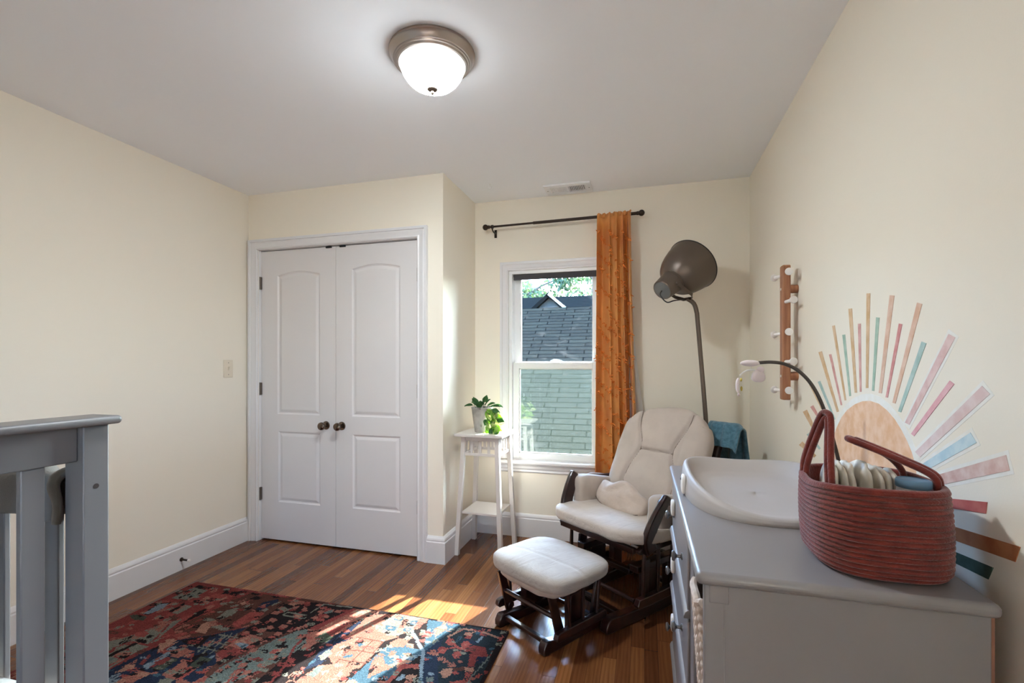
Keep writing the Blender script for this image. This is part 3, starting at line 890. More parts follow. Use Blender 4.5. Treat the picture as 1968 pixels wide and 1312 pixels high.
# ------------------------------------------------------------------ mural on the right wall
RUG=[("R",(4,1135,364,1138,363,984,280,794,153,596,130,508,-36,613,-8,704)),("B",(438,692,547,757,652,869,732,1012,794,1144,359,1143,380,1000,332,752)),("R",(164,1134,412,1139,387,1060,281,995)),("G",(46,976,50,1108,157,1100,159,979)),("K",(75,988,75,1005,90,999,91,982)),("K",(79,1009,79,1026,94,1021,95,1003)),("K",(85,1063,85,1081,101,1075,101,1056)),("K",(134,1049,134,1067,150,1061,150,1043)),("K",(122,1010,123,1026,138,1021,138,1003)),("K",(90,1025,90,1042,105,1036,106,1018)),("K",(51,1105,56,1130,164,1134,180,1099,105,1094)),("r",(208,1010,234,1077,342,1083,344,1002,274,971)),("S",(213,994,220,1025,235,1011,228,986)),("K",(240,1007,242,1037,263,1037,317,1040,276,1000)),("K",(42,809,47,921,91,940,100,812)),("L",(63,814,47,907,84,929,109,880,93,818)),("S",(101,846,120,905,138,899,129,838)),("D",(10,784,42,803,113,797,127,766,73,761)),("K",(165,864,153,960,181,939,186,864)),("G",(190,860,178,942,230,936,231,861)),("S",(160,780,144,821,184,827,203,807)),("S",(303,945,311,975,341,976,342,935)),("K",(303,892,317,939,357,928,334,809,321,777)),("r",(272,822,312,884,325,817,319,758)),("G",(147,497,153,596,204,653,244,775,297,829,325,732,365,613,351,570,363,454,356,366)),("r",(200,679,221,702,262,696,273,663,222,658)),("K",(282,662,279,683,306,682,304,659)),("S",(259,722,254,768,273,773,296,714)),("R",(273,773,275,793,330,688,376,612,262,616,264,628,345,626,321,685)),("K",(248,472,277,623,295,617,281,515,279,452)),("R",(287,528,353,516,348,464,333,474,337,511,294,519)),("K",(297,543,333,565,359,537,329,533)),("r",(566,855,561,974,640,986,651,928,606,847)),("r",(378,710,410,746,445,738,421,696)),("P",(457,759,426,825,460,864,527,844,491,796,520,759)),("B",(505,773,489,815,511,830,535,790)),("G",(452,872,434,950,459,983,529,987,499,926,481,875)),("B",(507,918,491,965,532,977,544,938)),("N",(570,998,548,1070,598,1119,622,1100,606,1030,595,1000)),("K",(452,1078,463,1117,508,1105,499,1079)),("P",(442,1029,448,1054,474,1038,475,1013)),("G",(604,997,610,1026,633,1021,633,994)),("N",(365,324,370,449,382,547,402,632,452,696,551,759,664,863,655,770,682,662,750,605,768,540,879,332,629,163)),("K",(664,863,713,935,768,837,685,770)),("K",(455,688,551,754,588,668,529,667)),("G",(580,664,688,667,681,675,572,672)),("G",(583,719,692,712,685,720,575,727)),("G",(585,767,693,771,685,780,576,776)),("G",(620,673,630,733,620,739,611,678)),("G",(630,733,631,777,622,783,620,739)),("G",(601,670,605,644,613,640,609,666)),("G",(608,668,594,688,588,690,602,669)),("G",(630,671,634,644,642,640,638,666)),("G",(638,668,624,688,617,690,631,669)),("G",(664,672,667,645,675,642,672,668)),("G",(671,669,657,689,651,691,665,671)),("G",(600,724,605,696,613,692,609,720)),("G",(608,721,593,743,587,744,601,723)),("G",(639,722,642,694,650,690,647,718)),("G",(646,719,632,740,625,742,639,721)),("G",(672,719,675,691,683,687,680,714)),("G",(679,716,665,737,659,739,672,717)),("G",(607,773,611,744,620,740,616,769)),("G",(615,770,600,793,593,795,608,772)),("G",(639,778,643,749,651,744,647,773)),("G",(646,775,632,797,625,799,640,776)),("G",(669,778,673,748,681,744,678,773)),("G",(677,775,663,797,656,799,670,776)),("P",(450,586,436,601,387,644,392,679,411,689,441,685,441,659,456,680,458,607)),("L",(473,506,485,615,507,598,514,493)),("S",(485,615,517,648,591,645,565,583,525,587)),("D",(527,500,541,547,537,583,572,578,584,509)),("R",(499,535,516,581,547,575,541,525)),("S",(602,487,613,582,661,552,707,565,711,478,644,475)),("r",(655,488,664,549,702,560,711,478)),("D",(661,552,651,619,714,618,706,561)),("K",(613,582,647,621,659,558)),("S",(695,650,694,755,723,816,801,802,791,741,777,643,753,628)),("R",(696,654,701,715,780,705,774,645,752,630)),("L",(710,734,735,750,788,744,778,713)),("P",(414,441,407,499,436,503,458,488,437,458)),("S",(450,306,492,484,562,483,533,390,569,299)),("G",(629,461,648,476,684,473,695,423,652,423)),("S",(746,407,780,530,839,500,849,406)),("R",(446,513,423,574,443,564,473,506)),("T",(802,510,793,596,828,703,860,802,927,927,986,935,1026,806,1002,705,964,629,920,517,961,409,880,415)),("K",(750,605,753,628,787,756,850,878,874,858,815,739,780,614,777,591)),("K",(671,1082,758,1134,883,1141,1012,970,872,866,726,844,666,893)),("S",(675,989,671,1016,699,1019,717,1003,709,984)),("S",(712,929,709,954,736,957,753,942,745,924)),("S",(729,839,726,862,752,866,769,852,761,835)),("S",(825,839,823,862,848,865,864,851,856,835)),("S",(692,1086,688,1115,717,1118,736,1101,728,1081)),("S",(721,1106,718,1135,747,1138,765,1120,757,1100)),("S",(796,1055,794,1083,822,1086,839,1069,830,1050)),("S",(885,977,884,1003,910,1006,926,991,917,972)),("S",(803,994,801,1020,828,1024,845,1008,836,989)),("S",(810,937,808,961,834,965,851,950,842,932)),("S",(903,934,902,958,928,962,943,947,934,929)),("S",(675,1032,671,1059,699,1063,718,1046,710,1027)),("S",(803,896,801,920,827,924,843,910,834,892)),("S",(837,1067,836,1094,863,1098,880,1081,871,1061)),("S",(747,871,744,895,770,899,787,884,779,867)),("G",(747,989,748,1017,740,1023,739,995)),("G",(747,1016,865,1018,859,1026,741,1024)),("G",(858,1024,863,995,871,991,866,1020)),("G",(865,997,741,996,746,988,870,989)),("R",(1069,554,1049,656,1037,661,1057,559)),("R",(1049,657,994,777,981,781,1037,660)),("R",(994,775,981,908,966,917,980,783)),("R",(981,907,992,985,976,997,966,918)),("S",(821,693,811,726,839,738,850,709)),("K",(847,700,850,721,865,717,862,697)),("S",(915,711,906,744,935,756,944,727)),("K",(941,719,944,739,959,735,955,715)),("S",(883,783,874,818,903,831,913,800)),("K",(910,790,914,812,929,808,925,786)),("S",(944,674,936,706,964,718,973,690)),("K",(969,681,973,701,987,698,983,678)),("S",(946,834,938,871,968,884,977,852)),("K",(974,842,978,865,993,860,989,838)),("S",(860,600,851,630,878,641,888,615)),("K",(885,607,888,626,902,623,899,604)),("S",(874,556,865,584,892,595,901,570)),("K",(898,563,901,581,915,578,912,560)),("S",(1020,780,1013,815,1042,827,1050,797)),("K",(1046,788,1051,809,1065,805,1061,784)),("S",(914,567,907,596,933,607,942,582)),("K",(939,574,942,592,956,589,952,571)),("K",(802,527,817,520,817,523,801,531)),("K",(820,521,815,534,809,536,814,523)),("K",(805,546,821,538,821,542,805,550)),("K",(824,539,818,552,812,554,818,541)),("K",(809,565,825,557,825,561,809,568)),("K",(828,558,822,571,816,573,822,560)),("K",(813,584,829,576,829,580,813,588)),("K",(832,577,826,590,820,592,826,579)),("K",(817,603,833,595,833,599,816,607)),("K",(836,596,830,610,824,612,830,598)),("K",(820,623,837,615,837,619,820,627)),("K",(840,616,834,630,828,632,834,618)),("K",(824,643,841,635,841,639,824,647)),("K",(844,636,838,650,832,652,838,638)),("K",(828,664,845,655,845,659,828,668)),("K",(848,656,842,671,836,673,842,658)),("K",(833,685,849,676,849,680,832,689)),("K",(852,677,846,692,840,694,846,679)),("K",(837,706,854,697,853,701,837,711)),("K",(857,698,851,713,844,716,850,700)),("K",(841,728,858,718,858,723,841,732)),("K",(861,719,855,735,849,738,855,722)),("K",(845,750,863,740,862,745,845,755)),("K",(866,741,860,758,853,760,859,744)),("K",(799,1139,1050,1151,1005,1010,945,920,777,1127)),("G",(864,1044,875,1137,867,1144,856,1050)),("G",(874,1136,941,1136,935,1145,868,1145)),("G",(941,1136,1035,1146,1029,1155,935,1145)),("S",(833,1111,835,1134,862,1137,869,1112)),("S",(942,1025,944,1046,970,1050,975,1026)),("S",(997,1012,1000,1033,1025,1036,1031,1013)),("S",(886,1059,888,1081,914,1084,921,1060)),("S",(929,1081,931,1103,957,1106,963,1081)),("S",(968,1087,971,1109,997,1112,1003,1087)),("S",(895,1003,897,1024,923,1027,929,1004)),("T",(920,1068,949,1102,964,1081,940,1057)),("R",(1044,1151,1066,1145,990,898,967,892,945,920)),("S",(1062,1141,1170,1153,1120,943,1078,889,1048,786,974,877)),("R",(1048,915,1078,1002,1107,984,1091,893)),("D",(1026,867,1043,922,1100,896,1103,856,1056,842)),("N",(1135,655,1103,856,1118,969,1141,1048,1185,1023,1183,854,1180,721)),("S",(1153,1109,1278,1153,1259,1008,1207,917,1158,912)),("G",(1279,1152,1459,1154,1431,1039,1330,943,1255,972,1245,1040)),("U",(1292,1138,1330,1139,1334,1102,1292,1099)),("P",(1300,1116,1307,1129,1324,1125,1318,1109)),("U",(1282,1050,1342,1049,1345,1015,1296,1019)),("P",(1305,1030,1311,1042,1328,1038,1322,1024)),("U",(1381,1115,1412,1128,1416,1088,1391,1085)),("P",(1389,1101,1395,1114,1412,1109,1405,1094)),("U",(1378,1050,1417,1057,1415,1030,1386,1026)),("P",(1388,1038,1394,1050,1411,1046,1404,1032)),("S",(1335,1121,1365,1125,1381,1016,1363,1003)),("S",(1408,1146,1457,1146,1446,1061,1427,1047)),("U",(1455,1150,1608,1150,1649,1151,1580,919,1494,918,1396,970,1370,876,1356,730,1335,577,1497,622,1527,818,1553,897)),("S",(1202,924,1223,998,1392,977,1347,932,1352,736,1324,721,1225,727,1165,774,1148,845,1169,874)),("q",(1208,922,1344,919,1341,926,1205,929)),("q",(1215,829,1354,838,1351,844,1212,835)),("q",(1217,757,1359,768,1356,774,1214,762)),("q",(1226,925,1230,737,1235,735,1232,921)),("q",(1340,932,1346,736,1351,733,1345,929)),("q",(1288,926,1290,727,1295,724,1293,922)),("U",(1221,865,1260,892,1269,871,1245,852)),("U",(1227,784,1265,809,1273,790,1248,776)),("G",(1132,757,1142,812,1177,792,1167,732)),("S",(1148,583,1173,706,1225,727,1323,724,1345,632,1280,533)),("T",(1168,638,1175,703,1201,707,1207,637)),("G",(1206,675,1233,696,1246,666,1226,655)),("G",(1277,637,1281,709,1304,683,1303,639)),("S",(1415,682,1388,739,1367,802,1397,831,1430,791,1476,777,1429,718)),("P",(1475,804,1458,834,1529,833,1513,794,1508,753)),("P",(1446,944,1484,946,1494,918,1461,916)),("S",(1373,923,1396,970,1447,960,1448,913,1405,901)),("P",(1515,1080,1552,1135,1578,1098,1552,1022)),("G",(1460,1064,1529,1049,1528,999,1474,1017)),("P",(1524,1051,1557,1078,1552,1086,1518,1060)),("P",(1556,1077,1613,1076,1610,1085,1553,1087)),("G",(1351,844,1377,866,1371,873,1346,851)),("G",(1375,866,1412,854,1410,861,1373,873)),("G",(1355,867,1376,865,1373,873,1352,875)),("G",(1377,866,1390,877,1385,884,1371,873)),("k",(1628,1152,1839,1153,1864,724,1647,664,1551,896,1587,1032)),("N",(1551,896,1587,1032,1629,875,1697,736,1658,667)),("L",(1423,1029,1546,896,1554,911,1431,1046)),("L",(1541,903,1570,832,1586,833,1558,904)),("L",(1570,831,1646,664,1660,667,1586,834)),("r",(1826,960,1738,973,1742,955,1829,943)),("r",(1739,973,1672,985,1676,967,1742,955)),("r",(1676,983,1614,1038,1611,1023,1673,969)),("r",(1671,981,1633,959,1639,949,1677,971)),("r",(1632,958,1609,914,1617,906,1640,950)),("S",(1739,968,1700,972,1702,964,1741,960)),("S",(1704,968,1696,1012,1690,1013,1698,969)),("r",(1668,1067,1668,1094,1690,1103,1710,1083,1708,1050,1685,1047)),("S",(1683,1071,1686,1080,1696,1075,1693,1064)),("r",(1603,933,1603,958,1623,966,1643,948,1643,919,1621,916)),("S",(1618,937,1620,946,1630,941,1627,931)),("r",(1685,999,1686,1024,1707,1033,1726,1014,1724,983,1702,980)),("S",(1700,1003,1703,1011,1713,1006,1709,996)),("r",(1676,917,1677,941,1697,949,1716,931,1714,903,1693,900)),("S",(1691,921,1694,929,1703,924,1700,914)),("r",(1613,998,1613,1024,1634,1033,1654,1014,1653,983,1631,979)),("S",(1628,1002,1631,1011,1641,1006,1637,995)),("P",(1609,1031,1656,1112,1647,1124,1600,1042)),("P",(1654,1111,1722,1117,1717,1131,1649,1125)),("P",(1721,1117,1774,1106,1772,1120,1718,1131)),("P",(1774,1106,1833,1085,1832,1099,1772,1120)),("P",(1696,1083,1722,1120,1717,1127,1691,1090)),("R",(1713,987,1743,1007,1798,1011,1829,945,1787,937,1793,872,1771,859,1753,931)),("P",(1671,798,1690,830,1715,834,1725,794,1707,770)),("P",(1759,856,1800,864,1802,835,1769,832)),("B",(1714,837,1758,859,1767,835,1720,822)),("r",(1734,759,1806,791,1837,752,1757,706)),("L",(1740,1042,1759,1096,1762,1072,1754,1030)),("S",(1661,856,1655,889,1697,866,1674,866)),("P",(1557,728,1555,750,1595,758,1597,746,1576,727)),("L",(1522,712,1535,754,1555,734,1543,706)),("r",(1495,668,1497,789,1511,814,1531,812,1573,828,1576,805,1522,776,1514,679)),("T",(1632,755,1669,769,1672,735,1648,732)),("T",(1839,1018,1823,904,1830,899,1847,1013)),("T",(1823,905,1804,813,1810,808,1830,899)),("T",(1803,812,1806,739,1813,737,1811,809)),("K",(1630,1145,1839,1148,1836,1166,1624,1163)),("K",(1828,1159,1854,736,1866,733,1843,1153))]
RAYS=[("tan",(2.132,0.898,2.300,0.927,2.346,0.904,2.156,0.885)),
("teal",(2.082,0.935,2.212,0.977,2.245,0.964,2.100,0.927)),
("tan",(2.141,1.004,2.241,1.069,2.294,1.055,2.170,0.995)),
("rose",(2.094,1.055,2.165,1.094,2.200,1.084,2.114,1.048)),
("tan",(2.059,1.090,2.187,1.180,2.214,1.175,2.074,1.086)),
("teal",(1.935,1.064,2.086,1.195,2.113,1.190,1.949,1.060)),
("tan",(1.904,1.094,2.069,1.309,2.105,1.306,1.922,1.090)),
("rose",(1.875,1.119,1.973,1.296,1.995,1.295,1.887,1.117)),
("tan",(1.841,1.138,1.941,1.398,1.965,1.398,1.854,1.136)),
("green",(1.803,1.155,1.851,1.360,1.873,1.360,1.816,1.153)),
("tan",(1.757,1.168,1.795,1.442,1.823,1.444,1.774,1.167)),
("rose",(1.725,1.173,1.730,1.387,1.750,1.388,1.736,1.172)),
("tan",(1.679,1.187,1.665,1.473,1.689,1.476,1.694,1.186)),
("green",(1.640,1.180,1.607,1.394,1.627,1.397,1.653,1.180)),
("peach",(1.593,1.176,1.522,1.446,1.547,1.451,1.611,1.176)),
("red",(1.558,1.166,1.481,1.365,1.498,1.368,1.570,1.166)),
("peach",(1.516,1.153,1.388,1.407,1.410,1.413,1.532,1.154)),
("teal",(1.487,1.132,1.370,1.310,1.390,1.315,1.502,1.133)),
("mauve",(1.446,1.104,1.259,1.318,1.283,1.327,1.467,1.107)),
("pink",(1.424,1.078,1.263,1.216,1.279,1.223,1.438,1.082)),
("pale",(1.397,1.030,1.151,1.201,1.174,1.216,1.419,1.039)),
("blue",(1.374,1.001,1.190,1.099,1.209,1.117,1.391,1.013)),
("brown",(1.334,0.974,1.099,1.062,1.108,1.089,1.344,0.995)),
("red2",(1.352,0.925,1.163,0.962,1.159,0.986,1.348,0.946)),
("rust",(1.425,0.852,1.085,0.897,1.073,0.929,1.410,0.883)),
("forest",(1.358,0.815,1.156,0.834,1.142,0.863,1.343,0.839))]
SUNARC=[(1.978,0.912),(1.975,0.954),(1.956,0.995),(1.921,1.037),(1.880,1.076),(1.832,1.106),(1.772,1.130),(1.717,1.144),(1.665,1.149),(1.611,1.145),(1.561,1.130),(1.519,1.110),(1.485,1.086),(1.456,1.060),(1.434,1.035),(1.419,1.009),(1.414,0.993)]

mu = thing('sun_mural', 'painted half sun with pastel rays on the right wall', 'wall mural', (XR, 1.70, .90))
def wallpoly(k, pts, th):
    k.prism([(p[0] - 1.70, p[1] - .90) for p in pts], 'x', 0, -th)
xs_ = [p[0] for p in SUNARC]
halo = []
for i, p in enumerate(SUNARC):
    c = Vector((1.698, .93)); v = Vector(p) - c
    q = Vector(p) + v.normalized() * .022
    halo.append((q.x, q.y))
base = [(1.40, .842), (1.99, .842)]
k = MB(); wallpoly(k, halo + [(1.385, .835), (2.005, .835)], .0006); k.build('halo', MUR['halo'], mu, smooth=False)
k = MB(); wallpoly(k, SUNARC + [(1.412, .835), (1.98, .835)], .0011); k.build('sun_disc', MUR['sun'], mu, smooth=False)
for c, q in RAYS:
    P = [(q[i], q[i + 1]) for i in (0, 2, 4, 6)]
    cx = sum(p[0] for p in P) / 4; cz = sum(p[1] for p in P) / 4
    k = MB(); wallpoly(k, P, .0011)
    r_ = k.build('ray', MUR[c], mu, smooth=False)
    ax = Vector((P[1][0] + P[2][0] - P[0][0] - P[3][0], P[1][1] + P[2][1] - P[0][1] - P[3][1])).normalized()
    nx = Vector((-ax.y, ax.x)); w = .0045 if c not in ('pale', 'blue', 'brown', 'mauve') else .008
    E_ = []
    for i, p in enumerate(P):
        sa = -1 if i in (0, 3) else 1
        d = (Vector(p) - Vector((cx, cz))).dot(nx)
        v = Vector(p) + ax * sa * w + nx * (w if d > 0 else -w)
        E_.append((v.x, v.y))
    if w < .006: continue
    k = MB(); wallpoly(k, E_, .0004); k.build('chalk_edge', MUR['halo'], r_, smooth=False)

# ------------------------------------------------------------------ rug
RW, RH, RX, RY = 1.865, 1.16, -2.475, .97
PAL = {'R': (94, 27, 23), 'r': (111, 39, 30), 'B': (64, 35, 27), 'N': (22, 29, 45), 'K': (24, 17, 18), 'k': (25, 32, 37), 'G': (87, 86, 76), 'T': (74, 81, 77),
       'S': (111, 60, 47), 'P': (123, 84, 66), 'L': (86, 97, 106), 'D': (50, 54, 44), 'U': (37, 59, 72), 'q': (71, 39, 30)}
def make_rug():
    cell = .0058
    nx, ny = int(RW / cell), int(RH / cell)
    g = [['R' if i * cell < .62 else ('B' if i * cell < 1.0 else 'K') for i in range(nx)] for _ in range(ny)]
    rnd = random.Random(5)
    def fill(c, P):
        ys = [p[1] for p in P]
        for j in range(max(0, int(min(ys) / cell / 1000) - 1), min(ny, int(max(ys) / cell / 1000) + 2)):
            y = (j + .5) * cell * 1000
            xs = []
            for (x0, y0), (x1, y1) in zip(P, P[1:] + P[:1]):
                if (y0 <= y) != (y1 <= y):
                    xs.append(x0 + (y - y0) / (y1 - y0) * (x1 - x0))
            xs.sort()
            for a, b in zip(xs[::2], xs[1::2]):
                for i in range(max(0, int(a / cell / 1000 + .5)), min(nx, int(b / cell / 1000 + .5))):
                    g[j][i] = c
    # hidden lower strip: a loose patchwork of the same motifs
    for _ in range(170):
        x, y = rnd.uniform(0, 1865), rnd.uniform(-40, 400)
        w, h = rnd.uniform(30, 140), rnd.uniform(18, 60)
        fill(rnd.choice('RrBNKGTSPLDU'), [(x, y), (x + w, y + rnd.uniform(-15, 15)), (x + w * .9, y + h), (x + w * .2, y + h * 1.2)])
    for c, q in RUG:
        fill(c, [(q[i], q[i + 1]) for i in range(0, len(q), 2)])
    # scattered small motifs, knotted in
    near = {'R': 'SKBGr', 'r': 'KRGP', 'B': 'RrKSG', 'N': 'SUKrL', 'K': 'SrGR', 'k': 'rUSGN', 'G': 'KRTS', 'T': 'KGSR', 'S': 'PKrG', 'P': 'SR', 'L': 'TU', 'D': 'GK', 'U': 'SGPL', 'q': 'S'}
    for _ in range(1100):
        i, j = rnd.randrange(nx), rnd.randrange(ny)
        c = rnd.choice(near[g[j][i]])
        w, h = rnd.choice(((2, 1), (2, 1), (3, 1), (3, 2), (4, 2), (5, 2), (2, 3), (1, 4)))
        hole = rnd.random() < .35
        base_c = g[j][i]
        for a in range(-w, w + 1):
            for b in range(-h, h + 1):
                ii, jj = i + a + int(b * rnd.choice((0, .5))), j + b
                if 0 <= ii < nx and 0 <= jj < ny and g[jj][ii] == base_c and abs(a) / (w + .5) + abs(b) / (h + .5) < rnd.uniform(.9, 1.6):
                    if hole and abs(a) < w * .5 and abs(b) < h * .5:
                        continue
                    g[jj][ii] = c
    # ragged knot edges
    for _ in range(5000):
        i, j = rnd.randrange(1, nx - 1), rnd.randrange(1, ny - 1)
        g[j][i] = g[j + rnd.choice((-1, 0, 1))][i + rnd.choice((-1, 0, 1))]
    b = bmesh.new()
    lay = b.loops.layers.float_color.new('Col')
    H_ = .012
    V = [[b.verts.new((i * RW / nx, j * RH / ny, H_)) for j in range(ny + 1)] for i in range(nx + 1)]
    lc = {c: tuple(lin(v) for v in q) for c, q in PAL.items()}
    for i in range(nx):
        for j in range(ny):
            f = b.faces.new((V[i][j], V[i + 1][j], V[i + 1][j + 1], V[i][j + 1]))
            s_ = .82 + .36 * rnd.random()
            q = lc[g[j][i]]
            for l in f.loops:
                l[lay] = (q[0] * s_, q[1] * s_, q[2] * s_, 1)
    # pile edges and underside
    loop = [V[i][0] for i in range(nx)] + [V[nx][j] for j in range(ny)] + [V[i][ny] for i in range(nx, 0, -1)] + [V[0][j] for j in range(ny, 0, -1)]
    low = [b.verts.new((v.co.x, v.co.y, 0.0005)) for v in loop]
    n = len(loop)
    for a in range(n):
        f = b.faces.new((low[a], low[(a + 1) % n], loop[(a + 1) % n], loop[a]))
        f.material_index = 1
    f = b.faces.new(low[::-1]); f.material_index = 1
    me = bpy.data.meshes.new('rug')
    b.to_mesh(me); b.free()
    me.materials.append(M_rug); me.materials.append(M_rugside)
    o = bpy.data.objects.new('rug', me); COL.objects.link(o)
    o.location = (RX, RY, 0)
    return o
tag(make_rug(), 'red and navy hand-knotted village scene rug on the oak floor', 'rug')

# ------------------------------------------------------------------ curtain and rod
rod = thing('curtain_rod', 'thin dark bronze curtain rod above the window', 'curtain rod', (-1.10, 3.28, 2.257))
k = MB(); k.tube([(0, 0, 0), (.345, 0, .0038)], .0075, 14); k.tube([(.34, 0, .0037), (1.06, 0, .0117)], .0105, 14); k.build('pole', M_bronze, rod)
for x, z in ((-.018, -.0002), (1.082, .012)):
    sgn = -1 if x < 0 else 1
    k = MB(); k.ball((x, 0, z), .021, 20); k.tube([(x - sgn * .018, 0, z), (x - sgn * .030, 0, z)], .013, 14); k.tube([(x - sgn * .028, 0, z), (x - sgn * .036, 0, z)], .011, 14)
    k.build('finial', M_bronze, rod)
for x, z in ((.035, 0), (.90, .0095)):
    k = MB(); k.tube([(x, .084, z - .03), (x, .03, z - .03), (x, .005, z - .022), (x, -.004, z - .012)], .005, 8); k.box(x - .009, .078, z - .06, x + .009, .0838, z - .002); k.tube([(x - .008, 0, z), (x + .008, 0, z)], .0135, 14)
    k.build('bracket', M_bronze, rod)

cu = thing('curtain', 'amber tufted curtain gathered at the right of the window', 'curtain', (-.2, 3.275, 0))
CT, CBm = 2.272, .06
FOLDS = [(0, 0, .0), (.10, .0, .02)]
def cur(u, v):
    z = CT + .012 * math.sin(u * 23) * (1 if v > .985 else 0) + (CBm - CT) * (1 - v)
    t = 1 - v                       # 0 at the rod, 1 at the hem
    wl = -.108 - .014 * t
    wr = .112 + .07 * t ** 1.5
    x = wl + (wr - wl) * (u ** 1.0)
    # irregular folds: one broad flat panel then five tighter pleats
    ph = 2 * PI * (.30 + (u < .40) * (u / .40) * .95 + (u >= .40) * (.95 + (u - .40) / .60 * 3.3)) + .35 * math.sin(3.1 * t + 4 * u)
    amp = (.044 + .012 * t) * (.65 + .35 * math.sin(7 * u + 1.3)) * (1 - .45 * max(0, (v - .93) / .07))
    y = -amp * math.sin(ph) + .004 * math.sin(11 * t + 9 * u)
    x += .012 * math.cos(ph) * (u * (1 - u) * 4)
    if v > .97:
        y = y * .55 - .012
    return Vector((x, y - .006, z))
k = MB(); k.grid(cur, 190, 90); k.build('cloth', M_curtain, cu, ang=80, solid=.0022)
# heading casing over the rod
k = MB()
def head(u, v):
    x = -.106 + .218 * u
    a = PI * (.05 + 1.15 * v)
    r = .017 + .004 * math.sin(u * 40) + .002 * math.sin(u * 91)
    return Vector((x + .003 * math.sin(v * 9 + u * 30), .005 - .001 + r * math.cos(a), 2.262 + .0022 + .008 * u + r * 1.05 * math.sin(a)))
k.grid(head, 90, 14); k.build('heading', M_curtain, cu, ang=80, solid=.002)
def lining(u, v):
    t = 1 - v
    z = .07 + 1.42 * v
    x = .085 + (.04 + .175 * t) * u
    return Vector((x, .052 + .009 * math.sin(u * 14 + t * 2) * (.4 + t) - .012 * (1 - u), z))
k = MB(); k.grid(lining, 40, 40); k.build('lining', M_lining, cu, ang=80, solid=.0015)
k = MB()
rt = random.Random(3)
for row in range(20):
    t0 = .05 + row * .0485 + (row % 2) * .012
    for i in range(26):
        u = (i + rt.uniform(-.25, .25)) / 25.5
        t = t0 + .05 * ((i % 9) / 9.0) + rt.uniform(-.004, .004)
        if not (0 < u < 1 and 0.03 < t < .97):
            continue
        if rt.random() < .35:
            continue
        p = cur(u, 1 - t)
        for _ in range(3):
            q = p + Vector((rt.uniform(-.006, .006), rt.uniform(-.006, -.002), rt.uniform(-.012, .012)))
            d = Vector((rt.uniform(-.012, .012), rt.uniform(-.015, -.006), rt.uniform(-.008, .008)))
            k.tube([q, q + d, q + d * 1.2 + Vector((.004, 0, -.005))], .0027, 5)
tf = k.build('tufts', M_tuft, cu); tf['kind'] = 'stuff'

# ------------------------------------------------------------------ outside
slab('ground', -14, 3.6, -3.6, 14, 60, -3.5, m=M_grass)
def roof_slab(name, pts, m, th=.12, parent=None, uvs=True):
    """pts: 4 corners, first corner, lower-right, upper-right, upper-left"""
    b = bmesh.new()
    P = [Vector(p) for p in pts]
    n = (P[1] - P[0]).cross(P[3] - P[0]).normalized()
    A = [b.verts.new(p) for p in P]; B = [b.verts.new(p - n * th) for p in P]
    fs = [b.faces.new(A), b.faces.new(B[::-1])] + [b.faces.new((A[i], B[i], B[(i + 1) % 4], A[(i + 1) % 4])) for i in range(4)]
    uv = b.loops.layers.uv.new('UV')
    ex = (P[1] - P[0]).normalized(); ey = n.cross(ex)
    for f in fs:
        for l in f.loops:
            d = l.vert.co - P[0]
            l[uv].uv = (d.dot(ex), d.dot(ey))
    bmesh.ops.recalc_face_normals(b, faces=fs)
    me = bpy.data.meshes.new(name); b.to_mesh(me); b.free(); me.materials.append(m)
    o = bpy.data.objects.new(name, me); COL.objects.link(o)
    if parent: o.parent = parent
    return o
nb = thing('neighbour_house', 'grey shingled house close outside the window', 'house', (-1.6, 8, -3.5))
roof_slab('roof', [(-6, -2.6, 3.5), (6, -2.2, 3.5), (6, 1.35, 5.93), (-6, .95, 5.80)], M_shingle, parent=nb)
roof_slab('roof', [(6, 4.9, 3.5), (-6, 4.5, 3.5), (-6, .97, 5.80), (6, 1.37, 5.93)], M_shingle, parent=nb)
k = MB(); k.prism([(-2.3, 0), (4.4, 0), (4.4, 3.45), (1.1, 5.62), (-2.3, 3.45)], 'x', -5.7, 5.7); k.build('wall', M_siding, nb, smooth=False)
fh = thing('distant_house', 'blue-grey house with a gable rising behind the nearer shingled roof', 'house', (-2.5, 13, -3.5))
roof_slab('roof', [(-7, -1.6, 5.2), (7, -1.6, 5.2), (7, 1.2, 6.80), (-7, 1.2, 6.80)], M_shingle2, parent=fh)
roof_slab('roof', [(7, 4, 5.2), (-7, 4, 5.2), (-7, 1.2, 6.80), (7, 1.2, 6.80)], M_shingle2, parent=fh)
k = MB(); k.box(-6.8, -1.3, 0, 6.8, 3.7, 5.25); k.build('wall', M_siding, fh, smooth=False)
GX = .34
k = MB(); k.prism([(GX - 1.5, 5.0), (GX + 1.5, 5.0), (GX, 6.34)], 'y', -2.0, 1.0); k.build('gable', M_siding, fh, smooth=False)
roof_slab('gable_roof', [(GX - 1.9, -2.15, 4.78), (GX, -2.15, 6.42), (GX, 1.0, 6.42), (GX - 1.9, 1.0, 4.78)], M_shingle2, .08, fh)
roof_slab('gable_roof', [(GX, -2.15, 6.42), (GX + 1.9, -2.15, 4.78), (GX + 1.9, 1.0, 4.78), (GX, 1.0, 6.42)], M_shingle2, .08, fh)
k = MB(); k.beam((GX + .02, -2.19, 6.38), (GX + 1.9, -2.19, 4.76), .05, .10, up=(0, 1, 0)); k.build('rake_board', M_rake, fh, smooth=False)
